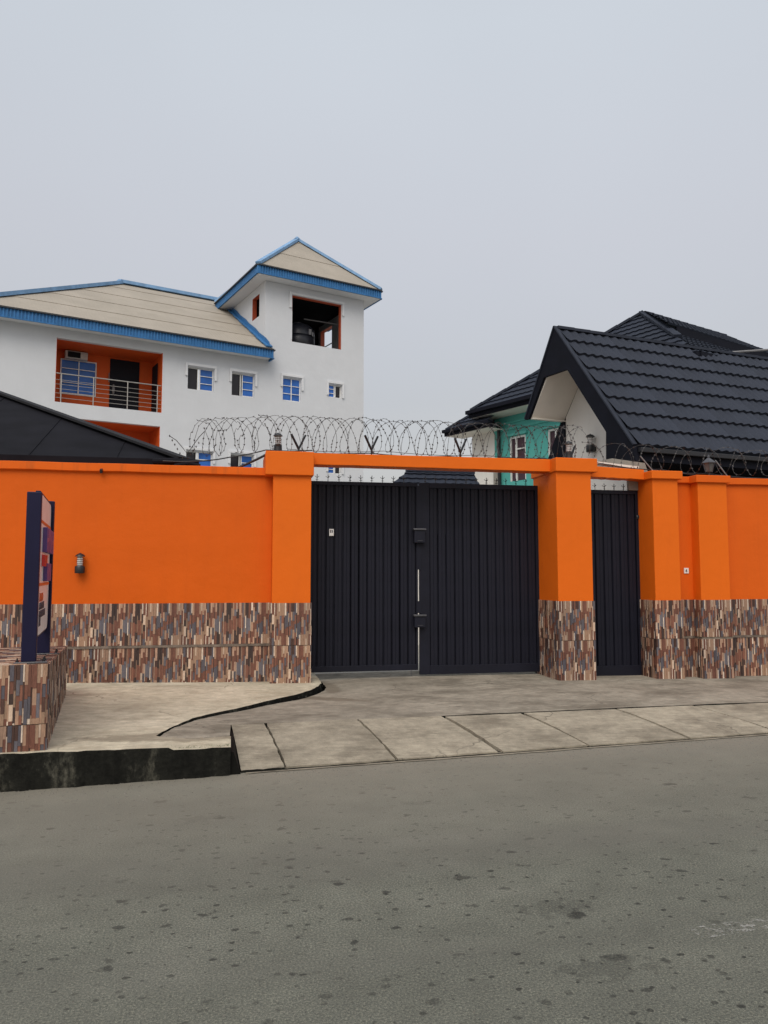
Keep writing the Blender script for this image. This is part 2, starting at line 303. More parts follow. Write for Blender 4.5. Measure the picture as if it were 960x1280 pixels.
# ------------------------------------------------------------------ mesh helpers (local coords: x along, y = -t away, z up)
class MB:
    def __init__(s): s.v = []; s.f = []; s.m = []; s.c = None
    def quad(s, *p, m=0):
        i = len(s.v); s.v += [tuple(q) for q in p]; s.f.append(tuple(range(i, i+len(p)))); s.m.append(m)
    def box(s, x0, x1, t0, t1, z0, z1, m=0, skip=()):
        x0, x1 = min(x0, x1), max(x0, x1); ya, yb = min(-t0, -t1), max(-t0, -t1); z0, z1 = min(z0, z1), max(z0, z1)
        i = len(s.v)
        s.v += [(x0, ya, z0), (x1, ya, z0), (x1, yb, z0), (x0, yb, z0), (x0, ya, z1), (x1, ya, z1), (x1, yb, z1), (x0, yb, z1)]
        for k, fc in (('b', (0, 3, 2, 1)), ('t', (4, 5, 6, 7)), ('f', (0, 1, 5, 4)), ('r', (1, 2, 6, 5)), ('k', (2, 3, 7, 6)), ('l', (3, 0, 4, 7))):
            if k not in skip: s.f.append(tuple(i+j for j in fc)); s.m.append(m)
        return s
    def bar(s, a, b, w, h, m=0, up=(0, 0, 1)):
        a = Vector(a); b = Vector(b); d = (b-a).normalized(); u = Vector(up)
        r = d.cross(u)
        if r.length < 1e-4: r = d.cross(Vector((1, 0, 0)))
        r.normalize(); u2 = r.cross(d).normalized(); i = len(s.v)
        for p in (a, b):
            for (x, y) in ((-1, -1), (1, -1), (1, 1), (-1, 1)): s.v.append(tuple(p + r*(x*w/2) + u2*(y*h/2)))
        for fc in ((0, 3, 2, 1), (4, 5, 6, 7), (0, 1, 5, 4), (1, 2, 6, 5), (2, 3, 7, 6), (3, 0, 4, 7)):
            s.f.append(tuple(i+j for j in fc)); s.m.append(m)
        return s
    def tube(s, pts, r, n=6, m=0, cap=True):
        pts = [Vector(p) for p in pts]; i0 = len(s.v); prev = None
        for k, p in enumerate(pts):
            d = (pts[min(k+1, len(pts)-1)] - pts[max(k-1, 0)])
            d = d.normalized() if d.length > 1e-9 else Vector((1, 0, 0))
            if prev is None:
                u = Vector((0, 0, 1)) if abs(d.z) < .9 else Vector((1, 0, 0))
                r1 = d.cross(u).normalized()
            else:
                r1 = (prev - d*prev.dot(d)); r1 = r1.normalized() if r1.length > 1e-6 else d.orthogonal().normalized()
            prev = r1; r2 = d.cross(r1); rr = r[k] if isinstance(r, (list, tuple)) else r
            for j in range(n):
                a = 2*pi*j/n; s.v.append(tuple(p + r1*(rr*cos(a)) + r2*(rr*sin(a))))
        for k in range(len(pts)-1):
            for j in range(n):
                a = i0+k*n+j; b = i0+k*n+(j+1) % n; s.f.append((a, b, b+n, a+n)); s.m.append(m)
        if cap:
            s.f.append(tuple(i0+j for j in range(n))[::-1]); s.m.append(m)
            s.f.append(tuple(i0+(len(pts)-1)*n+j for j in range(n))); s.m.append(m)
        return s
    def lathe(s, c, prof, n=14, m=0, sx=1, sy=1):
        i0 = len(s.v)
        for (r, z) in prof:
            for j in range(n):
                a = 2*pi*j/n; s.v.append((c[0]+r*cos(a)*sx, c[1]+r*sin(a)*sy, c[2]+z))
        for k in range(len(prof)-1):
            for j in range(n):
                a = i0+k*n+j; b = i0+k*n+(j+1) % n; s.f.append((a, b, b+n, a+n)); s.m.append(m)
        s.f.append(tuple(i0+j for j in range(n))[::-1]); s.m.append(m)
        s.f.append(tuple(i0+(len(prof)-1)*n+j for j in range(n))); s.m.append(m)
        return s
    def prism(s, poly, fn, d0, d1, m=0):
        """poly: list of (a,b); fn(a,b,d)->xyz; closed solid between depth d0 and d1"""
        n = len(poly); i = len(s.v)
        s.v += [tuple(fn(a, b, d0)) for a, b in poly] + [tuple(fn(a, b, d1)) for a, b in poly]
        s.f.append(tuple(range(i, i+n))); s.m.append(m); s.f.append(tuple(range(i+2*n-1, i+n-1, -1))); s.m.append(m)
        for k in range(n):
            k2 = (k+1) % n; s.f.append((i+k, i+n+k, i+n+k2, i+k2)); s.m.append(m)
        return s

def clip(poly, a, b, c):
    """keep a*x+b*y<=c"""
    o = []
    for i in range(len(poly)):
        p, q = poly[i], poly[(i+1) % len(poly)]
        dp = a*p[0]+b*p[1]-c; dq = a*q[0]+b*q[1]-c
        if dp <= 0: o.append(p)
        if (dp < 0 < dq) or (dq < 0 < dp):
            t = dp/(dp-dq); o.append((p[0]+(q[0]-p[0])*t, p[1]+(q[1]-p[1])*t))
    return o
def clip_cell(poly, x0, x1, y0, y1):
    for a, b, c in ((1, 0, x1), (-1, 0, -x0), (0, 1, y1), (0, -1, -y0)):
        poly = clip(poly, a, b, c)
        if len(poly) < 3: return None
    ar = sum(poly[i][0]*poly[(i+1) % len(poly)][1]-poly[(i+1) % len(poly)][0]*poly[i][1] for i in range(len(poly)))
    return poly if abs(ar) > 1e-7 else None

def frame(o, deg): return Matrix.Translation((o[0], o[1], 0)) @ Matrix.Rotation(radians(deg), 4, 'Z')
W = frame((0, 11.064), 11.2)             # the boundary wall and gates
def wpt(s, t):
    p = W @ Vector((s, -t, 0)); return p.x, p.y
K = frame(wpt(-3.6, 4.1), 19.8)          # the tiled sign plinth
B = frame((-9.32, 32.0), 30.7)           # the white house with blue roof edges
G = frame((4.636, 14.0), 23)             # the near house with the big black gable
T = frame((2.735, 24.0), 35)             # the teal house behind it
BASE = {}
def mesh_from(mb, name, mats, base=(0, 0, 0), smooth=False, calc=True):
    me = bpy.data.meshes.new(name)
    bx_, by_, bz_ = base
    me.from_pydata([(x-bx_, y-by_, z-bz_) for x, y, z in mb.v], [], mb.f)
    for m in mats: me.materials.append(m)
    if len(mats) > 1: me.polygons.foreach_set('material_index', mb.m)
    if mb.c:
        at = me.color_attributes.new('strip', 'FLOAT_COLOR', 'CORNER')
        data = []
        for p in me.polygons: data += list((*mb.c[p.index], 1))*p.loop_total
        at.data.foreach_set('color', data)
    if calc:
        bm = bmesh.new(); bm.from_mesh(me); bmesh.ops.recalc_face_normals(bm, faces=bm.faces); bm.to_mesh(me); bm.free()
    if smooth:
        me.polygons.foreach_set('use_smooth', [True]*len(me.polygons))
        try: me.set_sharp_from_angle(angle=radians(40))
        except Exception: pass
    me.update(); return me
def mt(m):
    m = m if isinstance(m, (list, tuple)) else [m]
    return [M[x] if isinstance(x, str) else x for x in m]
def tag(o, label, cat, group=None):
    o['label'] = label; o['category'] = cat
    if group: o['group'] = group
def thing(name, label, cat, F, base=(0, 0, 0), group=None):
    o = bpy.data.objects.new(name, None); o.empty_display_size = .1; col.objects.link(o)
    b = (base[0], -base[1], base[2])
    o.matrix_world = F @ Matrix.Translation(b); BASE[o.name] = b; tag(o, label, cat, group); return o
def bevel(o, w, seg=2):
    m = o.modifiers.new('bevel', 'BEVEL'); m.width = w; m.segments = seg; m.limit_method = 'ANGLE'; m.angle_limit = radians(35)
    return o
def part(name, mb, mats, parent, label=None, smooth=False, bv=0, kind=None):
    b = BASE[parent.name]
    o = bpy.data.objects.new(name, mesh_from(mb, name, mt(mats), b, smooth)); col.objects.link(o); o.parent = parent; BASE[o.name] = b
    if label: o['label'] = label
    if bv: bevel(o, bv)
    if kind: o['kind'] = kind
    return o
def solo(name, mb, mats, F, label, cat, base=(0, 0, 0), group=None, smooth=False, bv=0):
    b = (base[0], -base[1], base[2])
    o = bpy.data.objects.new(name, mesh_from(mb, name, mt(mats), b, smooth)); col.objects.link(o)
    o.matrix_world = F @ Matrix.Translation(b); BASE[o.name] = b; tag(o, label, cat, group)
    if bv: bevel(o, bv)
    return o
def struct(name, mb, mats, F, calc=True, smooth=False):
    o = bpy.data.objects.new(name, mesh_from(mb, name, mt(mats), calc=calc, smooth=smooth)); col.objects.link(o); o.matrix_world = F; o['kind'] = 'structure'
    BASE[o.name] = (0, 0, 0); return o
def copy_tree(o, parent=None):
    c = o.copy(); col.objects.link(c); BASE[c.name] = BASE.get(o.name, (0, 0, 0))
    if parent is not None: c.parent = parent
    for ch in list(o.children): copy_tree(ch, c)
    return c
def wall_holes(mb, fn, u0, u1, v0, v1, holes, d0, d1, m=0, mr=None):
    """wall sheet with rectangular openings; fn(u,v,d)->xyz; front at d0, back at d1"""
    mr = m if mr is None else mr
    us = sorted({u0, u1, *[h[0] for h in holes], *[h[1] for h in holes]}); vs = sorted({v0, v1, *[h[2] for h in holes], *[h[3] for h in holes]})
    us = [u for u in us if u0 <= u <= u1]; vs = [v for v in vs if v0 <= v <= v1]
    def solid(i, j):
        if i < 0 or j < 0 or i >= len(us)-1 or j >= len(vs)-1: return None
        uc = (us[i]+us[i+1])/2; vc = (vs[j]+vs[j+1])/2
        return not any(h[0] < uc < h[1] and h[2] < vc < h[3] for h in holes)
    for i in range(len(us)-1):
        for j in range(len(vs)-1):
            if not solid(i, j): continue
            a, b, c, d = us[i], us[i+1], vs[j], vs[j+1]
            mb.quad(fn(a, c, d0), fn(b, c, d0), fn(b, d, d0), fn(a, d, d0), m=m); mb.quad(fn(a, d, d1), fn(b, d, d1), fn(b, c, d1), fn(a, c, d1), m=m)
            for (di, dj, p, q) in ((-1, 0, (a, c), (a, d)), (1, 0, (b, d), (b, c)), (0, -1, (b, c), (a, c)), (0, 1, (a, d), (b, d))):
                s_ = solid(i+di, j+dj)
                if s_ is not True: mb.quad(fn(*p, d0), fn(*q, d0), fn(*q, d1), fn(*p, d1), m=(m if s_ is None else mr))
    return mb
front = lambda u, v, d: (u, -d, v)          # facade facing the camera side: u = x, d = t
def side(x): return lambda u, v, d: (x+d, -u, v)   # wall running away; u = t, d = offset in x

# ------------------------------------------------------------------ ground levels
def zf(s): return .195 - .014*s + (.012 if s < -2.6 else 0)*min(1, (-2.6-s)/1.0)
GR = [(-.9, -1.2), (-.90, -.25), (-.92, .24), (-.985, .50), (-1.105, .80), (-1.345, 1.22), (-1.753, 1.69), (-2.03, 2.07), (-2.285, 2.36), (-2.516, 2.68), (-2.68, 3.10), (-2.79, 3.55)]
def kerb_t(s): return 4.0 - .098*(s+2.0)          # line where slab/kerb meets the road
def slab_t(s): return 2.98 - .16*(s+2.13)/1.0*.62
from mathutils import noise as mn
def wob(s, t): return .006*mn.noise(Vector((s*1.3, t*1.3, 0))) + .0025*mn.noise(Vector((s*6, t*6, 3)))

# ground, road
mb = MB(); mb.quad((-220, -90, -.05), (220, -90, -.05), (220, 260, -.05), (-220, 260, -.05)); struct('ground', mb, 'earth', Matrix.Identity(4), calc=False)
mb = MB()
xs = [-60, -30, -16, -12, -10, -8, -6, -5, -4, -3, -2, -1, 0, 1, 2, 3, 4, 5, 6, 8, 10, 14, 20, 30, 60]
ts = [0, .15, .35, .6, 1, 2, 3, 4, 6, 8, 12]
for i in range(len(xs)-1):
    for j in range(len(ts)-1):
        q = []
        for (x, dt) in ((xs[i], ts[j]), (xs[i+1], ts[j]), (xs[i+1], ts[j+1]), (xs[i], ts[j+1])):
            t = kerb_t(x)+dt - (.12 if dt == 0 else 0); q.append((x, -t, -.004 if dt == 0 else .0))
        mb.quad(*q[::-1])
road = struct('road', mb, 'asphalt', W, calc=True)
mb = MB(); mb.quad((-40, .25, .10), (40, .25, .06), (60, 60, .06), (-60, 60, .10)); struct('yard', mb, 'yard', W, calc=False)

# apron left of the channel, driveway right of it
def sheet(poly, cell, hf, skirt, mats, name, area=(-9.2, 9.2)):
    mb = MB(); xs_ = [p[0] for p in poly]; ts_ = [p[1] for p in poly]
    nx = int((max(xs_)-min(xs_))/cell)+1; nt_ = int((max(ts_)-min(ts_))/cell)+1
    vmap = {}
    def vid(p):
        k = (round(p[0], 4), round(p[1], 4))
        if k not in vmap: vmap[k] = len(mb.v); mb.v.append((p[0], -p[1], hf(*p)))
        return vmap[k]
    for i in range(nx):
        for j in range(nt_):
            x0 = min(xs_)+i*cell; t0 = min(ts_)+j*cell
            c = clip_cell(poly, x0, x0+cell, t0, t0+cell)
            if not c: continue
            ids = []
            for p in c:
                k = vid(p)
                if k not in ids: ids.append(k)
            if len(ids) >= 3: mb.f.append(tuple(ids[::-1])); mb.m.append(0)
    n = len(poly)
    for k in range(n):                       # thickness
        p, q = poly[k], poly[(k+1) % n]; L = sqrt((p[0]-q[0])**2+(p[1]-q[1])**2); st = max(1, int(L/cell))
        for h in range(st):
            a = (p[0]+(q[0]-p[0])*h/st, p[1]+(q[1]-p[1])*h/st); b = (p[0]+(q[0]-p[0])*(h+1)/st, p[1]+(q[1]-p[1])*(h+1)/st)
            mb.quad((a[0], -a[1], hf(*a)), (b[0], -b[1], hf(*b)), (b[0], -b[1], hf(*b)-skirt), (a[0], -a[1], hf(*a)-skirt), m=1)
    return struct(name, mb, mats, W, calc=False)
def jag(a, b, n, amp):
    o = []
    for k in range(n):
        f = k/n; o.append((a[0]+(b[0]-a[0])*f + random.uniform(-amp, amp)*(k > 0), a[1]+(b[1]-a[1])*f + random.uniform(-amp, amp)*(k > 0)))
    return o
rgr = []
for k in range(len(GR)-1): rgr += jag(GR[k], GR[k+1], 5, .008)
rgr.append(GR[-1])
ke = jag((-2.13, kerb_t(-2.13)+.03), (-9, kerb_t(-9)+.03), 90, .014)
# apron sheet polygon: down the channel, over to the corner beside the slabs, along the kerb
poly_a = rgr + [(-2.72, 3.63), (-2.45, 3.66), (-2.13, 3.60)] + ke + [(-9, kerb_t(-9)), (-9, -1.2)]
sheet(poly_a, .12, lambda s, t: zf(s)+.012+wob(s, t)+.02*max(0, (t-3.2))*(s < -2.6), .32, ['apron', 'kerb'], 'apron')
gshift = [(s+.022+.055*max(0, 1-abs(t-.5)/1.6), t) for s, t in rgr]
def hdrive(s, t):
    d = .055*max(0, min(1, (3.2-t)/2.2))*max(0, 1-(s+1.0)/2.4 if s > -1.0 else 1)
    return zf(s)+wob(s+7, t) - d + .004
poly_d = gshift + [(-2.70, 3.59), (-2.45, 3.62), (-2.14, 3.56), (-2.13, slab_t(-2.13))] + [(s, slab_t(s)) for s in (-1, 0, 1.1, 2.3, 3.3, 4.5, 6, 9)] + [(9, -1.2)]
sheet(poly_d, .12, hdrive, .3, ['driveway', 'black_hole'], 'driveway')
mb = MB(); mb.box(-3.1, -.4, -1.2, 2.9, .02, .085); struct('channel_bed', mb, 'black_hole', W)

# cast slabs that ramp to the road, one piece each
ramp_root = struct('ramp', (lambda q: (q.quad((-2.1, -2.8, .012), (9, -1.2, .012), (9, -2.9, .008), (-2.0, -4.0, .008)), q)[1])(MB()), 'black_hole', W, calc=False)
joints = [(-2.125, -2.04), (-1.79, -1.655), (-.845, -.64), (.10, .39), (1.03, 1.33), (2.21, 2.50), (3.26, 3.62), (4.5, 4.95), (5.8, 6.3), (7.1, 7.6), (8.6, 9.2)]
gaps = [.0, .016, .020, .050, .028, .026, .032, .03, .02, .02, .02]
for k in range(len(joints)-1):
    a0, a1 = joints[k]; b0, b1 = joints[k+1]; g0 = gaps[k]/2; g1 = gaps[k+1]/2
    dz = random.uniform(-.012, .008); mb = MB(); nu, nv = 8, 14
    idx = {}; ej = [(random.uniform(-.003, .009), random.uniform(-.009, .003)) for _ in range(nv+1)]
    for j in range(nv+1):
        f = j/nv
        for i in range(nu+1):
            e_ = i/nu; sa = a0+g0+(a1-a0)*f+ej[j][0]*(k > 0); sb = b0-g1+(b1-b0)*f+ej[j][1]; s = sa+(sb-sa)*e_
            t = slab_t(s)+.003 + f*(kerb_t(s)-.03-slab_t(s)) + (random.uniform(-.012, .012) if 0 < i < nu and j == nv else random.uniform(0, .006) if j == 0 else 0)
            z = (zf(s)-.004+dz*.7)*(1-f) + .022*f + .020*sin(f*pi)*.6 + wob(s+k*5, t)*.9
            idx[i, j] = len(mb.v); mb.v.append((s, -t, z))
    for j in range(nv):
        for i in range(nu): mb.f.append((idx[i, j], idx[i, j+1], idx[i+1, j+1], idx[i+1, j])); mb.m.append(0)
    rim = [idx[i, 0] for i in range(nu+1)] + [idx[nu, j] for j in range(1, nv+1)] + [idx[i, nv] for i in range(nu-1, -1, -1)] + [idx[0, j] for j in range(nv-1, 0, -1)]
    low = []
    for r in rim: x, y, z = mb.v[r]; low.append(len(mb.v)); mb.v.append((x, y, max(-.02, z-.11)))
    for i in range(len(rim)):
        j = (i+1) % len(rim); mb.f.append((rim[i], rim[j], low[j], low[i])); mb.m.append(1)
    part('slab', mb, ['slab', 'kerb'] if k == 0 else ['slab', 'slab'], ramp_root)
# worn remnant of a white marking
mp_, nt_m, b_m = new_mat('worn_white_road_paint')
al = ramp(nt_m, noise(nt_m, 22, 5, .75), [(.50, (0, 0, 0)), (.62, (.55,)*3)]); nt_m.links.new(al, b_m.inputs['Alpha']); b_m.inputs['Base Color'].default_value = (.46, .45, .42, 1); b_m.inputs['Roughness'].default_value = .9
M['road_paint'] = mp_
mb = MB(); mb.quad((.05, -7.47, .004), (1.3, -7.36, .004), (1.3, -7.26, .004), (.02, -7.36, .004)); struct('road_marking', mb, 'road_paint', W)
mb = MB(); mb.prism([(-2.16, -.03), (-2.035, -.03), (-2.105, .185), (-2.16, .20)], front, 3.1, kerb_t(-2.1)+.005); struct('kerb_end', mb, 'black_hole', W)
# dust and broken cement washed along the foot of the slabs
mb = MB()
for k in range(120):
    s = -2.0 + k*.09; w0 = .02+.03*abs(mn.noise(Vector((s*1.7, 0, 0)))); w1 = .02+.03*abs(mn.noise(Vector(((s+.09)*1.7, 0, 0))))
    mb.quad((s, -kerb_t(s)+.06, .009), (s+.09, -kerb_t(s+.09)+.06, .009), (s+.09, -kerb_t(s+.09)-w1, .0045), (s, -kerb_t(s)-w0, .0045))
struct('gutter_edge', mb, 'slab', W)

mb = MB(); rnd = random.Random(12)
def crumb(s, t, z, r):
    y = -t; i = len(mb.v); a0 = rnd.uniform(0, 6)
    for k in range(4): a = a0+k*pi/2+rnd.uniform(-.4, .4); q = r*rnd.uniform(.6, 1.2); mb.v.append((s+q*cos(a), y+q*sin(a)*.8, z))
    mb.v.append((s+r*.2, y, z+r*rnd.uniform(.5, .9)))
    for k in range(4): mb.f.append((i+k, i+(k+1) % 4, i+4)); mb.m.append(0)
for k in range(1500):
    s = rnd.uniform(-4.5, 6.5); t = kerb_t(s)+.02+abs(rnd.gauss(0, .25)); crumb(s, t, 0, rnd.uniform(.003, .009))
for k in range(350):
    s = rnd.uniform(-5, 6.5); t = kerb_t(s)+rnd.uniform(.3, 6); crumb(s, t, 0, rnd.uniform(.003, .007))
for k in range(260):
    s = -3.5+rnd.random()*2.6; t = .3+rnd.random()*3.3; crumb(s, t, zf(s)+.010, rnd.uniform(.003, .007))
g_ = struct('grit', mb, 'grit', W); g_['kind'] = 'stuff'; g_['label'] = 'loose sand and grit on the road and its edge'; g_['category'] = 'grit'

# ------------------------------------------------------------------ strip-stone tiles
PAL = [((.46, .275, .19), 5), ((.39, .235, .155), 4), ((.25, .105, .068), 3.5), ((.16, .065, .045), 3), ((.085, .045, .036), 2.6), ((.100, .098, .125), 3.0), ((.15, .145, .175), 2), ((.58, .46, .35), 2), ((.72, .64, .54), 1.2), ((.34, .24, .165), 3)]
def strip_cols(seed):
    r = random.Random(seed); cols = []; x = 0; prev = None; starts = [.0]
    PE = [(.475, .305, .215), (.40, .26, .18), (.34, .23, .16)]; RU = [(.235, .104, .070), (.175, .075, .052)]; DK = [(.085, .045, .036), (.06, .038, .034)]
    SL = [(.105, .102, .125), (.15, .145, .17)]; CR = [(.70, .60, .50), (.58, .46, .36)]; k = 0
    while x < .2999:
        thin = (k % 3 == 2); w = r.choice([.010, .012, .015]) if thin else r.choice([.018, .022, .026, .031]); w = min(w, .30-x)
        if .30-(x+w) < .010: w = .30-x
        z = 0; ss = []; fam = r.choice([PE, RU, SL]); h = r.uniform(.06, .22)
        while z < .5999:
            h = min(h, .60-z)
            if .60-(z+h) < .05: h = .60-z
            fam2 = r.choices([PE, RU, DK, SL, CR], [1.0, .8, 1.0, .2, 3.0] if thin else [3.0, 2.5, 1.4, 2.3, .30])[0]
            if fam2 is fam: fam2 = PE if fam is not PE else RU
            fam = fam2; c = r.choice(fam); q = r.uniform(.85, 1.15)
            ss.append((z, z+h, tuple(v*q for v in c), r.uniform(.002, .012))); z += h; h = r.uniform(.08, .24)
        cols.append((x, x+w, ss)); x += w; k += 1
    return cols
COLS = [strip_cols(5), strip_cols(23)]
TM = {}
def tile_mesh(w, h, seed, flip):
    key = (round(w, 3), round(h, 3), seed, flip)
    if key in TM: return TM[key]
    mb = MB(); mb.c = []
    def bx(x0, x1, z0, z1, d, c):
        i = len(mb.v); mb.v += [(x0, -d, z0), (x1, -d, z0), (x1, -d, z1), (x0, -d, z1), (x0, 0, z0), (x1, 0, z0), (x1, 0, z1), (x0, 0, z1)]
        for f in ((0, 1, 2, 3), (0, 4, 5, 1), (1, 5, 6, 2), (2, 6, 7, 3), (3, 7, 4, 0)): mb.f.append(tuple(i+j for j in f)); mb.m.append(0); mb.c.append(c)
    for (x0, x1, ss) in COLS[seed]:
        if flip: x0, x1 = .3-x1, .3-x0
        for (z0, z1, c, d) in ss:
            if flip: z0, z1 = .6-z1, .6-z0
            a, b, e_, f = max(0, x0), min(w, x1), max(0, z0-(.6-h)), min(h, z1-(.6-h))
            if b-a < .002 or f-e_ < .002: continue
            bx(a+.0005, b-.0005, e_+.0005, f-.0005, d+.004, c)
    me = mesh_from(mb, 'tile', [M['tile']], calc=False); TM[key] = me; return me
tcount = [0]
def tile_run(parent, p0, dirx, length, z0, h, phase=0, gap=.003):
    """tiles on a face: p0=(s,t) start, dirx = unit (ds,dt) along the run seen from outside left to right"""
    b = BASE[parent.name]; ang = math.atan2(-dirx[1], dirx[0]); x = 0; k = 0
    first = (.3-phase) if phase else .3
    while x < length-.004:
        w = min(first if k == 0 else .3, length-x)
        sd = (tcount[0]*7+3) % 5 in (1, 3); fl = (tcount[0] % 4) == 2
        me = tile_mesh(w-gap, h, 1 if sd else 0, fl); tcount[0] += 1
        o = bpy.data.objects.new('tile', me); col.objects.link(o); o.parent = parent
        o.location = (p0[0]+dirx[0]*x-b[0], -(p0[1]+dirx[1]*x)-b[1], z0-b[2]); o.rotation_euler = (0, 0, ang)
        x += w; k += 1

# ------------------------------------------------------------------ boundary walls, pillars, beams
ZJ = .735; ZD = 1.312; ZL = .118                      # joint, top of tiles, bottom of lower row
def pillar(label, s0, s1, t0, t1, cap_lo, cap_hi, capx, left=True, right=True, mat='orange', cfr=.05):
    p = thing('gate_pillar', label, 'pillar', W, ((s0+s1)/2, (t0+t1)/2, zf(s0)))
    mb = MB().box(s0, s1, t0, t1, ZD-.02, cap_lo+.02); part('shaft', mb, mat, p, bv=.008)
    mb = MB().box(s0-capx[0], s1+capx[1], t0-.04, t1+cfr, cap_lo, cap_hi); part('cap', mb, mat, p, bv=.010)
    e = .004; mb = MB().box(s0-e, s1+e, t0, t1+e, 0, ZD-.004); part('core', mb, 'grout', p)
    for z0, h in ((ZL, ZJ-ZL-.004), (ZJ+.002, ZD-ZJ-.004)):
        hh = min(h, .6)
        tile_run(p, (s0-e-.012, t1+e), (1, 0), s1-s0+2*e+.024, z0+h-hh, hh)
        if left: tile_run(p, (s0-e, t0), (0, 1), t1+e-t0, z0+h-hh, hh, .1)
        if right: tile_run(p, (s1+e, t1+e), (0, -1), t1+e-t0, z0+h-hh, hh, .2)
    return p
def wall(label, s0, s1, mat, cope_lo, cope_hi, front_t=.0, back=-.20, ledge=True, cope_out=.05, cmat=None):
    p = thing('boundary_wall', label, 'wall', W, ((s0+s1)/2, 0, zf((s0+s1)/2)))
    mb = MB().box(s0, s1, back, front_t, ZD-.02, cope_lo+.01); part('wall_body', mb, mat, p, bv=.005)
    # coping with slightly uneven lower edge
    mb = MB(); n = int((s1-s0)/.35)+1
    ring = []
    for k in range(n+1):
        s = s0+(s1-s0)*k/n; w = random.uniform(-.005, .005); i = len(mb.v); o_ = front_t+cope_out
        mb.v += [(s, -front_t+.01, cope_lo+w-.012), (s, -o_, cope_lo+w), (s, -o_, cope_hi+w*.6), (s, -(back-.03), cope_hi+w*.6), (s, -(back-.03), cope_lo), (s, -front_t+.02, cope_lo)]
        ring.append(i)
    for k in range(n):
        a, b = ring[k], ring[k+1]
        for j in range(6): j2 = (j+1) % 6; mb.f.append((a+j, b+j, b+j2, a+j2)); mb.m.append(0)
    mb.f.append(tuple(ring[0]+j for j in range(6))); mb.m.append(0); mb.f.append(tuple(ring[-1]+j for j in range(6))[::-1]); mb.m.append(0)
    part('coping', mb, cmat or mat, p, bv=.006)
    mb = MB().box(s0, s1, back, front_t+.002, -.1, ZD-.004); part('footing', mb, 'grout', p)
    for z0, h in ((ZL, ZJ-ZL-.018), (ZJ+.016, ZD-ZJ-.018)):
        tile_run(p, (s0, front_t+.002), (1, 0), s1-s0, z0+h-min(h, .6), min(h, .6), .12)
    if ledge:
        mb = MB(); n = int((s1-s0)/.1)
        for k in range(n):
            a = s0+(s1-s0)*k/n; b = s0+(s1-s0)*(k+1)/n
            mb.box(a, b, front_t, front_t+.020+random.uniform(0, .008), ZJ-.017+random.uniform(-.002, .002), ZJ+.015+random.uniform(-.003, .003))
        part('mortar_ledge', mb, 'grout_dark', p)
    return p
wl = wall('long orange wall left of the gate, behind the blue signboard', -9.2, -1.60, 'orange_wall', 3.085, 3.192, cmat='orange_coping')
mb = MB().bar((-3.875, .03, 3.13), (-3.885, -.055-.03, 3.075), .03, .05); part('rusty_stub', mb, 'black_metal', wl)
# cement run and broken corner on the coping
pl1 = pillar('orange pillar with tiled foot at the left end of the big gate', -1.600, -1.072, -.62, .20, 3.070, 3.402, (.11, .03), left=True, right=True)
pl2 = pillar('widest orange pillar, between the big gate and the narrow gate', 2.560, 3.115, -.66, .23, 3.225, 3.430, (.02, .09), cfr=.045)
pl3 = pillar('orange pillar right of the narrow gate, by the small square wall plate', 4.135, 4.560, -.27, .21, 3.155, 3.280, (.035, .06), mat='orange')
wr = wall('orange wall on the right beyond the narrow gate, carrying a shallow pilaster', 4.56, 9.2, 'orange_right', 3.125, 3.225)
# pilaster belongs to the right-hand wall
mb = MB().box(4.905, 5.405, -.01, .20, ZD-.02, 3.13); part('pilaster', mb, 'orange', wr, bv=.006)
mb = MB().box(4.86, 5.45, .0, .245, 3.118, 3.232); part('pilaster_cap', mb, 'orange_right', wr, bv=.008)
mb = MB().box(4.90, 5.41, 0, .204, 0, ZD-.004); part('pilaster_foot', mb, 'grout', wr)
for z0, h in ((ZL, ZJ-ZL-.018), (ZJ+.016, ZD-ZJ-.018)):
    tile_run(wr, (4.89, .205), (1, 0), .53, z0+h-min(h, .6), min(h, .6)); tile_run(wr, (4.90, .0), (0, 1), .204, z0+h-min(h, .6), min(h, .6), .1)
def beam(label, s0, s1, t0, t1, zl0, zl1, zh0, zh1):
    mb = MB(); n = 12; r = []
    for k in range(n+1):
        f = k/n; s = s0+(s1-s0)*f; w = random.uniform(-.004, .004); i = len(mb.v); r.append(i)
        mb.v += [(s, -t1, zl0+(zl1-zl0)*f+w), (s, -t1, zh0+(zh1-zh0)*f), (s, -t0, zh0+(zh1-zh0)*f), (s, -t0, zl0+(zl1-zl0)*f+w)]
    for k in range(n):
        for j in range(4): j2 = (j+1) % 4; mb.f.append((r[k]+j, r[k+1]+j, r[k+1]+j2, r[k]+j2)); mb.m.append(0)
    mb.f.append((r[0], r[0]+1, r[0]+2, r[0]+3)); mb.m.append(0); mb.f.append((r[-1]+3, r[-1]+2, r[-1]+1, r[-1])); mb.m.append(0)
    return solo('lintel_beam', mb, 'orange', W, label, 'beam', ((s0+s1)/2, 0, zl0), bv=.007)
beam('long orange concrete beam spanning over the wide double gate', -1.045, 2.545, -.22, .06, 3.255, 3.242, 3.418, 3.432)
beam('short orange beam over the narrow pedestrian gate', 3.20, 4.10, -.20, .04, 3.185, 3.165, 3.352, 3.318)

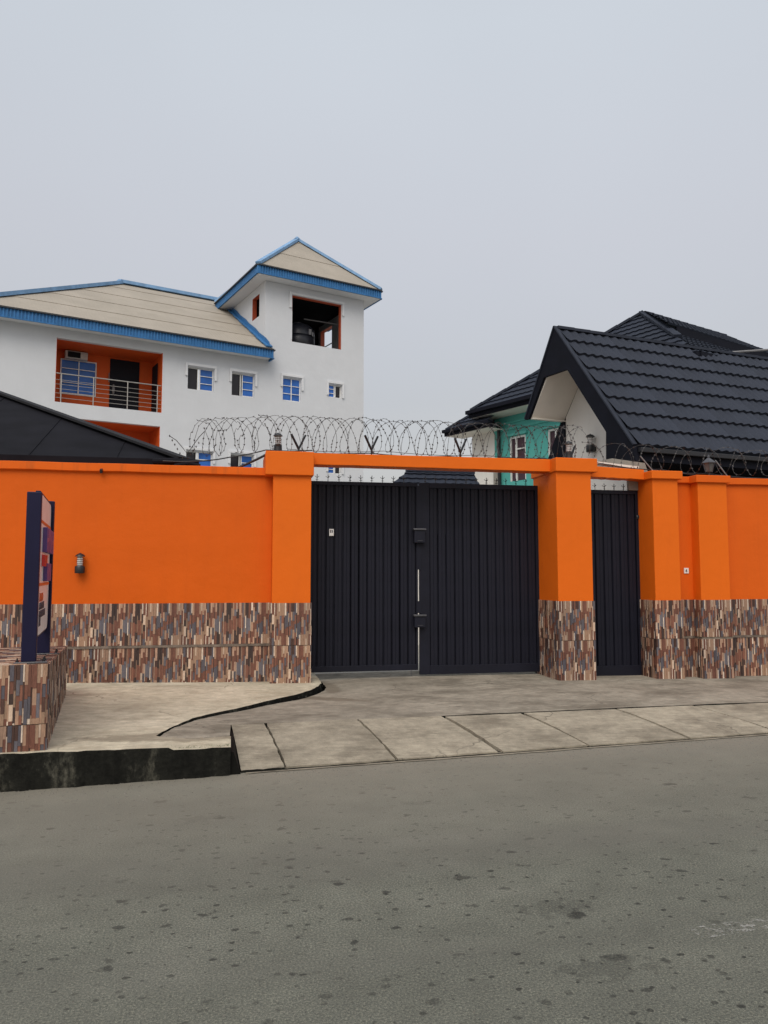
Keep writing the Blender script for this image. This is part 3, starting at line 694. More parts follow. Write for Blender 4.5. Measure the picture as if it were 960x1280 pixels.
# ------------------------------------------------------------------ gates
def gate_panel(w, z0, z1, d=.019):
    """one folded sheet panel: flat face with a chamfered valley each side"""
    mb = MB(); pr = [(0, .0), (.007, .0), (.015, d), (w*.47, d), (w*.49, d-.005), (w*.51, d-.005), (w*.53, d), (w-.015, d), (w-.007, 0), (w, 0)]
    for k in range(len(pr)-1):
        (a, da), (b, db) = pr[k], pr[k+1]; mb.quad((a, -da, z0), (b, -db, z0), (b, -db, z1), (a, -da, z1))
    mb.quad(*[(a, -b, z1) for a, b in pr]); mb.quad(*[(a, -b, z0) for a, b in pr][::-1]); mb.quad((0, 0, z0), (0, 0, z1), (w, 0, z1), (w, 0, z0))
    return mb
def make_spike():
    mb = MB(); mb.bar((0, 0, -.01), (0, 0, .105), .008, .008)
    for a in (0, 2.1, 4.2): mb.bar((0, 0, .052), (.036*cos(a+.3), .036*sin(a+.3), .078), .006, .006)
    mb.bar((0, 0, .03), (-.022, .004, .022), .006, .006); mb.bar((0, 0, .03), (.022, -.004, .022), .006, .006); return mb
SPIKE = mesh_from(make_spike(), 'spike', [M['black_metal']])
def gate_leaf(name, label, s0, s1, t, zb, zt, npan, stile_l, stile_r, rail_b, rail_t, spikes):
    g = thing(name, label, 'gate', W, ((s0+s1)/2, t, zb)); b = BASE[g.name]
    fr = MB(); fr.box(s0, s0+stile_l, t-.02, t+.022, zb, zt); fr.box(s1-stile_r, s1, t-.02, t+.022, zb, zt)
    fr.box(s0+stile_l, s1-stile_r, t-.018, t+.030, zb, zb+rail_b); fr.box(s0+stile_l, s1-stile_r, t-.018, t+.026, zt-rail_t, zt)
    part('frame', fr, 'black_gate', g, bv=.003)
    part('backing_sheet', MB().box(s0+.01, s1-.01, t-.032, t-.024, zb+.02, zt-.02), 'black_gate', g)
    w = (s1-stile_r-s0-stile_l)/npan; me = mesh_from(gate_panel(w-.001, 0, zt-rail_t-zb-rail_b), 'panel', [M['black_gate']])
    for k in range(npan):
        o = bpy.data.objects.new('panel', me); col.objects.link(o); o.parent = g
        o.location = (s0+stile_l+k*w-b[0], -(t-.014)-b[1]+random.uniform(-.002, .002), zb+rail_b-b[2]); o.rotation_euler = (0, random.uniform(-.0012, .0012), random.uniform(-.02, .02))
    for s in spikes:
        o = bpy.data.objects.new('spike', SPIKE); col.objects.link(o); o.parent = g
        o.location = (s-b[0], -t-b[1], zt-b[2]); o.rotation_euler = (random.uniform(-.08, .08), random.uniform(-.08, .08), random.uniform(0, 6.2))
    return g
gt = -.50
gl = gate_leaf('gate_leaf', 'left leaf of the wide black double gate, with a tiny white sticker', -1.072, .618, gt, .275, 3.085, 13, .04, .03, .085, .055, [-.92+.166*k for k in range(9)])
gr = gate_leaf('gate_leaf', 'right leaf of the wide black double gate, next to the widest pillar', .641, 2.575, gt, .205, 3.092, 13, .16, .06, .13, .075, [.74+.163*k for k in range(11)])
gp = gate_leaf('pedestrian_gate', 'narrow single black gate between two orange pillars', 3.20, 4.14, -.25, .125, 3.018, 6, .06, .05, .17, .06, [3.42, 3.58, 3.74, 3.9])
mb = MB().box(3.97, 4.135, -.27, -.20, 3.02, 3.20); part('lintel_block', mb, 'grey_concrete', gp, bv=.01)
mb = MB(); mb.lathe((4.125, .235, 2.60), [(.028, -.03), (.034, 0), (.028, .03)], 10); part('handle', mb, 'black_metal', gp)
# overlap strip and lock boxes sit on the right leaf
mb = MB().box(.600, .668, gt+.0255, gt+.034, 1.77, 3.05).box(.600, .668, gt+.0255, gt+.034, 1.12, 1.30); part('cover_strip', mb, 'black_gate', gr)
for z0, z1 in ((2.175, 2.395), (.91, 1.105)):
    mb = MB().box(.545, .715, gt+.036, gt+.105, z0, z1-.03); lb = part('lock_box', mb, 'black_gate', gr, bv=.006)
    mb = MB().box(.53, .725, gt+.036, gt+.122, z1-.029, z1-.004); part('lock_hood', mb, 'grey_edge', lb, bv=.004)
    mb = MB().box(.59, .67, gt+.106, gt+.110, z0+.028, z0+.034); part('latch', mb, 'grey_edge', lb)
mb = MB().box(.50, .51, gt+.02, gt+.03, .19, .28); part('drop_bolt', mb, 'grey_edge', gl)
mb = MB().box(-.735, -.668, gt+.034, gt+.037, 2.27, 2.372); stk = part('sticker', mb, 'white_metal', gl)
mb = MB().box(-.722, -.706, gt+.0372, gt+.038, 2.315, 2.355).box(-.698, -.682, gt+.0372, gt+.038, 2.315, 2.355); part('sticker_print', mb, 'sign_ink', stk)

# ------------------------------------------------------------------ lamps
def louvre_lamp(name, label, group, F, c, sc=1.0, wallside=False, bracket=None):
    p = thing(name, label, 'lamp', F, c, group); x, y, z = c[0], -c[1], c[2]
    if wallside:
        part('base', MB().lathe((x, y, z), [(.062*sc, 0), (.066*sc, .01), (.066*sc, .085*sc), (.058*sc, .10*sc)], 16), 'black_metal', p, smooth=True)
    else:
        part('base', MB().lathe((x, y, z), [(.062*sc, 0), (.058*sc, .02), (.056*sc, .12*sc), (.048*sc, .125*sc)], 16), 'black_metal', p, smooth=True)
    h0 = .10*sc if wallside else .125*sc
    part('diffuser', MB().lathe((x, y, z+h0), [(.036*sc, 0), (.038*sc, .05*sc), (.036*sc, .125*sc)], 16), 'lamp_glass', p, smooth=True)
    mb = MB()
    for k in range(5): zz = z+h0+.012*sc+k*.025*sc; mb.lathe((x, y, zz), [(.037*sc, 0), (.046*sc, -.003), (.045*sc, 0), (.037*sc, .003)], 16)
    part('louvre', mb, 'black_metal', p)
    part('cap', MB().lathe((x, y, z+h0+.125*sc), [(.066*sc, 0), (.062*sc, .014*sc), (.04*sc, .032*sc), (.012*sc, .044*sc), (.006*sc, .05*sc)], 16), 'black_metal', p, smooth=True)
    if wallside: part('wall_bracket', MB().box(x-.03*sc, x+.03*sc, -y-wallside, -y, z+.02*sc, z+.08*sc), 'black_metal', p)
    return p
louvre_lamp('wall_lamp', 'black louvred lamp fixed on the orange wall beside the signboard', None, W, (-4.115, .075, 1.715), .98, wallside=.075)
louvre_lamp('pillar_lamp', 'black louvred lamp on top of the left gate pillar', 'louvred lamps on the gate pillars', W, (-1.53, .0, 3.402), 1.0)
louvre_lamp('pillar_lamp', 'black louvred lamp on top of the widest pillar, in front of the white gable', 'louvred lamps on the gate pillars', W, (2.865, .02, 3.430), 1.0)
ld = louvre_lamp('wall_lamp', 'black louvred lamp fixed high on the white gable wall behind the razor wire', None, frame((G @ Vector((.9, 2.30, 0)))[:2], 23-90), (0, .12, 4.33), 1.45, wallside=.12)
# garden lantern on the right-hand wall
p = thing('garden_lantern', 'grey six-sided lantern with clear glass on the right-hand wall', 'lamp', W, (5.30, -.08, 3.225)); x, y, z = 5.30, .08, 3.225
part('stem', MB().lathe((x, y, z), [(.045, 0), (.03, .02), (.016, .05), (.03, .105)], 10), 'black_metal', p, smooth=True)
part('glass', MB().lathe((x, y, z+.105), [(.050, 0), (.088, .14)], 6), 'lantern_glass', p)
mb = MB()
for k in range(6):
    a = 2*pi*k/6; mb.bar((x+.053*cos(a), y+.053*sin(a), z+.10), (x+.093*cos(a), y+.093*sin(a), z+.25), .010, .010)
part('glazing_bar', mb, 'grey_edge', p)
part('roof', MB().lathe((x, y, z+.245), [(.115, 0), (.10, .02), (.05, .06), (.018, .085), (.02, .10), (.004, .14)], 6), 'grey_edge', p)

# small square plate on the right wall
pp = solo('wall_plate', MB().box(4.750, 4.830, .002, .012, 1.715, 1.80), 'white_metal', W, 'small square white plate with a dark mark on the right orange wall', 'plate', (4.79, .01, 1.715), bv=.002)
def text_mesh(s, size, depth, mat, name, parent, mtx, bold=0.0):
    c = bpy.data.curves.new(name, 'FONT'); c.body = s; c.size = size; c.extrude = depth/2; c.offset = bold; c.resolution_u = 2
    tmp = bpy.data.objects.new('tmp', c); col.objects.link(tmp); dg = bpy.context.evaluated_depsgraph_get(); dg.update()
    me = bpy.data.meshes.new_from_object(tmp.evaluated_get(dg)); bpy.data.objects.remove(tmp)
    me.materials.clear(); me.materials.append(M[mat])
    o = bpy.data.objects.new(name, me); col.objects.link(o); o.parent = parent; o.matrix_local = mtx; return o
text_mesh('4', .062, .002, 'sign_ink', 'plate_number', pp, Matrix.Translation((-.020, -.0035, .020)) @ Matrix.Rotation(pi/2, 4, 'X'), .002)

# ------------------------------------------------------------------ razor wire, brackets, cables
def coil(label, s0, s1, zc, r, t, pitch, seed, zslope=0, mat='wire', rw=.0034, barbs=True, strands=4):
    rnd = random.Random(seed); mb = MB(); pts_all = []
    for strand in range(strands):
        n = int((s1-s0)/pitch*22); pts = []
        for k in range(n+1):
            f = k/n; th = 2*pi*f*(s1-s0)/pitch*(1, -1, 1, -1)[strand] + (0, 2.2, 3.6, 5.4)[strand] + .9*mn.noise(Vector((f*17+seed, strand*3, 0)))
            q = 1+.16*mn.noise(Vector((f*(s1-s0)*1.8, seed, strand*9)))
            s = s0+(s1-s0)*f + .12*sin(th)*(1, -1, 1, -1)[strand] + .10*mn.noise(Vector((f*(s1-s0)*1.3, seed*3, strand)))
            pts.append((s, -(t+r*.80*sin(th)), zc+zslope*(s-s0)+r*q*cos(th)))
        mb.tube(pts, rw, 3, cap=False); pts_all.append(pts)
        if barbs:
            acc = 0
            for k in range(1, len(pts)):
                a = Vector(pts[k-1]); b = Vector(pts[k]); acc += (b-a).length
                if acc > .055:
                    acc = 0; d = (b-a).normalized(); o1 = d.orthogonal().normalized(); o1.rotate(Matrix.Rotation(rnd.uniform(0, 6.2), 3, d)); L = .015
                    mb.quad(a-d*.011-o1*L, a+d*.011-o1*L*.4, a+d*.011+o1*L, a-d*.011+o1*L*.4)
    return solo('razor_wire', mb, mat, W, label, 'razor wire', ((s0+s1)/2, t, zc))
coil('drooping start of the razor wire coil above the left orange wall', -2.65, -1.75, 3.60, .25, -.06, .42, 3, .10)
coil('razor wire coil along the long beam over the double gate', -1.80, 3.10, 3.70, .255, -.06, .43, 8, .002)
coil('razor wire coil on the right wall in front of the black roof edge', 3.15, 9.0, 3.53, .21, -.10, .50, 5, -.008, strands=2, rw=.0028)
mb = MB(); mb.tube([(-3.02, .10, 3.62), (-2.93, .08, 3.56), (-2.85, .1, 3.47), (-2.78, .1, 3.38), (-2.70, .1, 3.50), (-2.62, .1, 3.62), (-2.55, .1, 3.70)], .005, 4)
for k in range(12): x = -3.02+k*.036; z = 3.62-.06*min(k, 6)+.055*max(0, k-6); mb.quad((x-.01, .09, z), (x, .09, z+.018), (x+.01, .11, z), (x, .11, z-.018))
solo('loose_wire', mb, 'wire', W, 'loose barbed strand sticking up at the start of the coil', 'razor wire', (-2.8, -.1, 3.4))
def yb(label, s, z, armL=True, armR=True, mat='black_metal', lean=0):
    p = thing('wire_bracket', label, 'bracket', W, (s, -.08, z), 'Y-shaped razor wire brackets'); y = .08
    part('post', MB().bar((s, y, z), (s+lean, y, z+.10), .022, .022), mat, p)
    if armL: part('arm', MB().bar((s+lean, y, z+.09), (s+lean-.115, y-.10, z+.285), .024, .024), mat, p)
    if armR: part('arm', MB().bar((s+lean, y, z+.09), (s+lean+.10, y+.03, z+.30), .024, .024), mat, p)
yb('black Y-shaped wire bracket just right of the left pillar lamp', -1.23, 3.40)
yb('black Y-shaped wire bracket a third of the way along the long beam', -.17, 3.42)
yb('black Y-shaped wire bracket in front of the teal house corner', 1.18, 3.425)
yb('half bracket with one raised arm right of the widest pillar lamp', 2.93, 3.38, armL=False)
def arm(label, a, b):
    solo('wire_bracket', MB().bar(a, b, .015, .015), 'light_metal', W, label, 'bracket', (a[0], -a[1], a[2]), 'pale angle brackets of the right wall')
arm('pale slanting bracket above the pillar right of the narrow gate', (4.36, .1, 3.29), (4.11, .08, 3.55)); arm('pale slanting bracket right of the garden lantern', (5.68, .1, 3.22), (5.42, .08, 3.52))
def cable(label, pts, r=.009, mat='black_metal', name='cable'):
    P = [Vector((a, -b, c)) for a, b, c in pts]; fine = []
    for k in range(len(P)-1):
        for h in range(5):
            f = h/5; q = P[k].lerp(P[k+1], f); q.z -= .02*sin(f*pi)*(P[k+1]-P[k]).length; fine.append(q)
    fine.append(P[-1]); solo(name, MB().tube(fine, r, 5), mat, W, label, 'cable', pts[0])
cable('black cable running up from the left wall onto the left pillar', [(-3.1, -.05, 3.26), (-2.55, .0, 3.27), (-2.2, .0, 3.33), (-1.7, .05, 3.44), (-1.05, .05, 3.455)], .009)
cable('thick black pipe leaning from the left wall top to the left pillar', [(-2.08, -.08, 3.20), (-1.9, -.06, 3.28), (-1.68, -.05, 3.40)], .018, name='pipe')
cable('black cable strung along the top of the long beam', [(-1.4, -.10, 3.46), (-.2, -.10, 3.465), (1.0, -.10, 3.455), (2.0, -.10, 3.46), (2.55, -.10, 3.47)], .008)
cable('upper thin wire strung tight above the long beam', [(-1.4, -.02, 3.475), (0, -.02, 3.49), (1.5, -.02, 3.475), (2.9, -.02, 3.47)], .004)
cable('black cable crossing from the widest pillar down to the right wall', [(2.4, -.1, 3.47), (3.15, -.06, 3.46), (3.6, -.1, 3.40), (4.3, -.1, 3.34), (5.2, -.08, 3.30), (7.0, -.08, 3.27), (9, -.08, 3.25)], .008)
cable('tangled second black cable draped over the right wall top', [(3.3, -.15, 3.43), (3.9, -.12, 3.36), (4.5, -.14, 3.36), (5.0, -.04, 3.27), (6.2, -.06, 3.25), (9, -.06, 3.25)], .006)

# ------------------------------------------------------------------ plinth and signboard
pz = lambda t: .985+.040*(t if t < 0 else 0)
pl = thing('sign_plinth', 'tiled box plinth at the roadside carrying the blue signboard', 'plinth', K, (-.6, -1.6, .22))
mb = MB(); fx = lambda a, b, d: (d, -a, b)
mb.prism([(0, .0), (0, .97), (-3.2, .97-.128), (-3.2, .0)], fx, -1.3, -.006); part('core', mb, 'grout', pl)
for z0, h in ((.24, .255), (.500, .475)):
    tile_run(pl, (-1.3, 0), (1, 0), 1.3, z0-(.6-h if False else 0), h, .13)
b_ = BASE[pl.name]
# side face tiles, the upper ones cut to the falling top
x = 0; k = 0
while x < 3.19:
    w = min(.3, 3.2-x); hh = .475-.04*(x+w*.5)
    for z0, h in ((.24, .255), (.500, hh)):
        o = bpy.data.objects.new('tile', tile_mesh(w-.003, round(h, 2), k % 2, k % 3 == 1)); col.objects.link(o); o.parent = pl
        o.location = (-.004-b_[0], (x)-b_[1], z0-b_[2]); o.rotation_euler = (0, 0, pi/2)
    x += .3; k += 1
# top slabs of the same tile laid flat
for i in range(11):
    for j in range(3):
        x0 = -1.3+j*.6; w = min(.6, -x0)
        if w < .05: continue
        mb = None; me = tile_mesh(.297, round(w-.003, 3), (i+j) % 2, (i*j) % 2 == 1); o = bpy.data.objects.new('tile', me); col.objects.link(o); o.parent = pl
        t_ = -.3*i-.003
        if t_-.3 < -3.3: continue
        zt = .966-.04*(.3*i)
        ex = Vector((0, 1, -.04)).normalized(); ez = Vector((-1, 0, 0)); ey = ez.cross(ex)
        o.matrix_local = Matrix.Translation((x0+w-b_[0], .3*i+.003-b_[1], zt-b_[2])) @ Matrix((( ex.x, ey.x, ez.x, 0), (ex.y, ey.y, ez.y, 0), (ex.z, ey.z, ez.z, 0), (0, 0, 0, 1)))

sg = thing('signboard', 'upright roadside signboard, two navy posts holding a white lettered panel', 'sign', K, (-.15, -.9, .95))
def post(t, x0, x1, d, zb, zt):
    o = part('post', MB().box(x0, x1, t-d, t, zb, zt), 'navy', sg, bv=.006)
    part('base_plate', MB().box(x0-.05, x1+.09, t-d-.03, t+.035, zb-.012, zb+.002), 'grey_edge', o, bv=.004)
    mb = MB()
    for (a, b) in ((x0-.025, t+.012), (x1+.06, t+.012), (x1+.06, t-d-.01)): mb.lathe((a, -b, zb+.002), [(.013, 0), (.013, .012), (.006, .014), (.006, .03)], 6)
    part('bolt', mb, 'black_metal', o)
post(-.07, -.212, -.100, .10, .988, 2.385)
post(-1.36, -.190, -.078, .10, .935, 2.425)
# panel: a navy tray with a rounded white face turned to the right-hand side
X = -.118
mb = MB().box(X-.035, X+.004, -1.36, -.16, 1.16, 2.405); part('panel_case', mb, 'navy', sg, bv=.004)
pts = []
t0, t1, z0, z1, r = -1.335, -.175, 1.185, 2.375, .10
for (ct, cz, a0) in ((t1-r, z1-r, 0), (t0+r, z1-r, 90), (t0+r, z0+r, 180), (t1-r, z0+r, 270)):
    for k in range(7): a = radians(a0+k*15); pts.append((ct+r*cos(a), cz+r*sin(a)))
face = part('panel_face', MB().prism(pts, fx, X+.004, X+.014), 'sign_white', sg)
for zz in (2.15, 1.615): part('red_line', MB().box(X+.014, X+.018, -1.32, -.19, zz-.012, zz+.012), 'sign_orange', face)
def sgtext(s, size, depth, mat, z, t_left, name, bold=.0):
    b = BASE[sg.name]       # text reads left to right for someone looking at the +x side: left end is nearest the road
    m = Matrix.Translation((X+.014+depth/2-b[0], -t_left-b[1], z-b[2])) @ Matrix(((0, 0, 1, 0), (1, 0, 0, 0), (0, 1, 0, 0), (0, 0, 0, 1)))
    return text_mesh(s, size, depth, mat, name, sg, m, bold)
def block_letters(word, name, mat, tl, z, h, w, gap, depth, st):
    """square sign letters built of thick strokes; tl = t of the left (road-side) edge"""
    for ch in word:
        mb = MB(); x0, x1 = X+.014, X+.014+depth; t_a, t_b = tl, tl-w
        if ch == 'I': mb.box(x0, x1, t_a-(w-st)/2-st, t_a-(w-st)/2, z, z+h)
        else: mb.box(x0, x1, t_a-st, t_a, z, z+h); mb.box(x0, x1, t_b, t_b+st, z, z+h)
        if ch == 'H': mb.box(x0, x1, t_b+st, t_a-st, z+h*.42, z+h*.60)
        if ch == 'N': mb.prism([(t_a-st, z+h), (t_a-st, z+h*.66), (t_b+st, z), (t_b+st, z+h*.34)], fx, x0, x1)
        if ch == 'M': mb.prism([(t_a-st, z+h), (t_a-st, z+h*.70), ((t_a+t_b)/2, z+h*.30), ((t_a+t_b)/2, z+h*.60)], fx, x0, x1); mb.prism([(t_b+st, z+h), (t_b+st, z+h*.70), ((t_a+t_b)/2, z+h*.30), ((t_a+t_b)/2, z+h*.60)], fx, x0, x1)
        part(name, mb, mat, sg, bv=.003); tl -= w+gap
block_letters('HMNH', 'big_letter', 'sign_purple', -.40, 1.895, .215, .19, .035, .038, .06)
block_letters('III', 'red_letter', 'sign_red', -.34, 1.815-.045, .10, .09, .02, .03, .045)
block_letters('HMN', 'small_letter', 'sign_purple', -.58, 1.64, .16, .15, .03, .034, .05)
for s_, z_, mt_ in (('INN, NO', 1.47, 'sign_orange'), ('APARTMENTS', 1.40, 'sign_ink'), ('ENTERTAINMENT', 1.33, 'sign_ink'), ('BAR', 1.26, 'sign_ink')):
    sgtext(s_, .085 if len(s_) > 8 else .10, .004, mt_, z_, -.26, 'printed_line', .001)

# ------------------------------------------------------------------ black roof just behind the left wall
shed = thing('outhouse', 'low outhouse with a plain black hipped roof behind the left wall', 'outhouse', W, (-6, -3, .1))
hx, ht, hz = -2.83, -.30, 3.31; kk = 5.2; p_ = .467
mb = MB(); A = (hx, -ht, hz); Bp = (hx-kk, -(ht-kk), hz+p_*kk)
mb.quad((-11, -ht, hz), A, Bp, (-11, -(ht-kk), hz+p_*kk)); mb.quad(A, (hx, -(ht-2*kk), hz), Bp); part('roof', mb, 'black_roof', shed)
mb = MB(); mb.bar((hx+.02, -ht-.03, hz+.02), (Bp[0], Bp[1], Bp[2]+.02), .26, .035); part('hip_cap', mb, 'roof_cap', shed)
mb = MB()
for s in (-3.75, -4.9, -6.1, -7.3): d = min(kk, hx-s)-.1; mb.bar((s, -ht, hz+.006), (s, -(ht-d), hz+p_*d+.006), .012, .010)
part('roof_seam', mb, 'black_roof', shed)
mb = MB().box(-11, hx+.04, ht-.02, ht+.06, hz-.10, hz+.012); part('gutter', mb, 'black_roof', shed, bv=.01)
mb = MB(); mb.tube([(-3.25, .22, 3.27), (-2.95, .2, 3.29), (-2.62, .22, 3.275)], .042, 8); mb.tube([(-2.95, .1, 3.2), (-2.75, .1, 3.24), (-2.60, .12, 3.21)], .03, 8); part('downpipe_elbow', mb, 'black_roof', shed, smooth=True)
mb = MB().box(-10.5, -3.4, -10, -.55, 0, 3.2); part('wall', mb, 'black_roof', shed)

# ------------------------------------------------------------------ roof covering helpers
def wave(u, pitch=.215): 
    f = (u/pitch) % 1.0; return .5+.5*cos(2*pi*f) if True else 0
def roof_cells(mb, O, eu, ev, nn, poly, u_step, row_h, amp, step, segs=6, pitch=.215):
    us = [p[0] for p in poly]; vs = [p[1] for p in poly]
    r0 = int(math.floor(min(vs)/row_h)); r1 = int(math.ceil(max(vs)/row_h)); i0 = int(math.floor(min(us)/u_step)); i1 = int(math.ceil(max(us)/u_step))
    P = lambda u, v, h: O+eu*u+ev*v+nn*h
    for r in range(r0, r1):
        for i in range(i0, i1):
            c = clip_cell(poly, i*u_step, (i+1)*u_step, r*row_h, (r+1)*row_h)
            if not c: continue
            mb.quad(*[P(u, v, amp*wave(u, pitch)+step*(1-(v-r*row_h)/row_h)) for u, v in c])
            bot = [q for q in c if abs(q[1]-r*row_h) < 1e-6]
            if len(bot) >= 2:
                a = min(bot); b = max(bot)
                if b[0]-a[0] > 1e-4: mb.quad(P(a[0], a[1], amp*wave(a[0], pitch)+step), P(b[0], b[1], amp*wave(b[0], pitch)+step), P(b[0], b[1], -.01), P(a[0], a[1], -.01))
V3 = lambda a, t, z: Vector((a, -t, z))

# ------------------------------------------------------------------ near house with the gable
gh = thing('gable_house', 'white house with a steep black tiled gable close behind the narrow gate', 'house', G, (3, -3, .1))
EZ, RT, RZ = 4.05, -2.38, 6.975
ev = Vector((0, -RT, RZ-EZ)); SL = ev.length; ev.normalize(); eu = Vector((1, 0, 0)); nn = eu.cross(ev).normalized()
if nn.z < 0: nn = -nn
rows = 8; rh = SL/rows; TL = .215*6
mb = MB(); roof_cells(mb, Vector((0, 0, 0)), eu, ev, nn, [(0, 0), (TL, 0), (TL, rh), (0, rh)], .215/8, rh, .034, .052)
me_t = mesh_from(mb, 'roof_tile', [M['shingle']], calc=True, smooth=False)
gb = BASE[gh.name]
for r in range(rows):
    for k in range(7):
        o = bpy.data.objects.new('roof_tile', me_t); col.objects.link(o); o.parent = gh
        p = Vector((.02+k*TL, 0, EZ)) + ev*(r*rh) + nn*random.uniform(0, .003); o.location = p-Vector(gb)
        o.rotation_euler = (random.uniform(-.002, .002), 0, 0)
XR = .02+7*TL
mb = MB(); D = Vector((0, 0, -.05))
mb.quad(V3(0, 0, EZ-.03), V3(XR, 0, EZ-.03), V3(XR, RT, RZ-.03), V3(0, RT, RZ-.03)); mb.quad(V3(0, RT, RZ), V3(XR, RT, RZ), V3(XR, -3.53, 5.215), V3(0, -3.53, 5.215)); part('roof_deck', mb, 'black_cladding', gh)
mb = MB()
for k in range(22):
    a = .0+k*.42; mb.bar((a, -RT, RZ+.018+random.uniform(-.003, .003)), (a+.425, -RT, RZ+.026), .17, .06)
part('ridge_cap', mb, 'shingle', gh)
# barge board: one thick shaped board
outer = [(.0, EZ+.0), (.06, 3.70), (-.79, 3.70), (-.768, 4.447), (-1.961, 5.975), (-2.793, 6.003), (-3.405, 5.193), (-3.545, 5.20), (RT, RZ+.03)]
part('barge_board', MB().prism(outer, fx, -.05, .015), 'black_cladding', gh)
mb = MB(); mb.bar((-.02, 0, EZ+.03), (-.02, -RT, RZ+.05), .10, .03, up=(0, -1, .8)); mb.bar((-.02, -RT, RZ+.05), (-.02, 3.55, 5.22), .10, .03, up=(0, 1, .8)); part('verge_cap', mb, 'shingle', gh)
# gable wall and soffits
wt = -3.315
part('gable_wall', MB().prism([(-.95, .05), (-.95, 4.40), (-2.38, 6.45), (wt, 5.28), (wt, .05)], fx, .9, 1.05), 'cream', gh)
part('side_wall', MB().box(1.05, 8.6, wt, wt+.15, .05, 5.2), 'cream', gh)
part('soffit', MB().prism([(-.80, 4.42), (-2.38, 6.44), (-3.40, 5.20), (-3.42, 5.30), (-2.38, 6.60), (-.72, 4.48)], fx, .016, .9), 'white_fascia', gh)
part('eave_soffit', MB().box(.016, .95, -3.42, wt+.0, 5.19, 5.215), 'white_fascia', gh)
part('front_wall', MB().box(.9, 8.6, -.95, -.80, .05, 3.9), 'black_roof', gh)
part('fascia', MB().box(.016, XR, -.015, .03, 3.78, 4.03), 'black_cladding', gh)
part('gutter', MB().box(.016, XR, .031, .12, 3.93, 4.02), 'black_metal', gh, bv=.01)
part('front_soffit', MB().box(.016, XR, -.9, -.02, 3.77, 3.79), 'black_cladding', gh)
part('lean_to_roof', MB().prism([(-3.325, 5.20), (-3.325, 3.4), (-4.66, 3.4), (-3.46, 5.20)], fx, .86, 3.2), 'black_cladding', gh)
solo('concrete_ledge', MB().prism([(0, 3.30), (0, 3.50), (.28, 3.56), (.85, 3.50), (.92, 3.30)], lambda a, b, d: (3.55+a, -d, b), -.75, -.45), 'grey_concrete', W, 'rough grey concrete ledge just above the short beam', 'ledge', (4.0, -.6, 3.3))
mb = MB().bar((3.22, .28, 3.47), (4.18, .30, 3.395), .09, .035); solo('pale_flashing', mb, 'white_fascia', W, 'thin pale flashing strip lying above the short beam', 'flashing', (3.22, -.28, 3.45))

# ------------------------------------------------------------------ teal house
th = thing('teal_house', 'teal painted house with dark hipped tile roof behind the gable', 'house', T, (5, 4, .0))
TZ, AZ, HS, HT = 6.82, 9.53, 3.39, 4.0
def face3(parent, name, pts3, mat, row_h=.36, amp=.018, step=.04, ustep=.215/3, lift=.0):
    a, b = Vector(pts3[0]), Vector(pts3[1]); eu = (b-a).normalized(); q = Vector(pts3[2])-a; nn = eu.cross(q).normalized()
    if nn.z < 0: nn = -nn
    ev = nn.cross(eu)
    if ev.z < 0: ev = -ev
    poly = [((Vector(p)-a).dot(eu), (Vector(p)-a).dot(ev)) for p in pts3]
    mb = MB(); roof_cells(mb, a+nn*lift, eu, ev, nn, poly, ustep, row_h, amp, step); return part(name, mb, mat, parent)
F_ = V3(0, 0, TZ); Nn = V3(0, 8, TZ); Ap = V3(HS, 4, AZ); Rp = V3(7.75, 4, AZ+.06); Rr = V3(11.4, 8, TZ); Fr2 = V3(11.4, 0, TZ)
face3(th, 'roof_side_left', [F_, Nn, Ap], 'shingle_far')
mid = 2.05; zm = AZ-(AZ-TZ)*mid/4
face3(th, 'roof_lower_front', [V3(0, 8, TZ), Rr, V3(9.6, 4+mid-.05, zm), V3(1.75, 4+mid-.05, zm)], 'shingle_far')
face3(th, 'roof_upper_front', [V3(1.5, 4+mid+.1, zm+.16), V3(10.0, 4+mid+.1, zm+.16), V3(7.75, 4, AZ+.10), V3(HS, 4, AZ+.04)], 'shingle_far')
mb = MB(); mb.bar((1.9, -(4+mid+.08), zm+.02), (9.9, -(4+mid+.08), zm+.02), .05, .30); part('upper_fascia', mb, 'black_cladding', th)
mb = MB(); mb.quad(Rp, Rr, Fr2); mb.quad(F_, Ap, Rp, Fr2); part('roof_back', mb, 'shingle_far', th)
mb = MB()
for a, b in ((F_, Ap), (Nn.lerp(Ap, .33), Ap), (Ap, Rp), (Rp, Rr)):
    n = int((b-a).length/.4)
    for k in range(n): mb.bar(a.lerp(b, k/n)+Vector((0, 0, .05)), a.lerp(b, (k+1.04)/n)+Vector((0, 0, .065)), .20, .07)
part('hip_cap', mb, 'shingle_far', th)
mb = MB(); mb.bar(V3(.0, -.05, TZ-.09), V3(.0, 8, TZ-.09), .05, .22); mb.bar(V3(0, 8, TZ-.09), V3(11.4, 8, TZ-.09), .05, .22); mb.bar(V3(-.09, -.08, TZ-.03), V3(-.09, 8, TZ-.03), .12, .11); part('fascia', mb, 'black_cladding', th)
part('soffit', MB().box(.03, .72, .02, 7.98, TZ-.21, TZ-.19), 'white_fascia', th)
wh = [(1.02, 1.70, 4.55, 5.93), (2.60, 3.35, 4.55, 5.93), (4.3, 5.0, 4.55, 5.93)]
mb = MB(); wall_holes(mb, side(.7), .345, 7.3, 0, TZ-.2, wh, 0, .25); part('wall_left', mb, 'teal', th)
mb = MB(); wall_holes(mb, front, .7, 11, 0, TZ-.2, [], 7.29, 7.05); part('wall_front', mb, 'teal', th)
mb = MB().box(.655, .70, .35, 7.3, 6.16, 6.24).box(.66, .70, .35, 7.3, 6.36, 6.42); part('cornice', mb, 'teal', th)
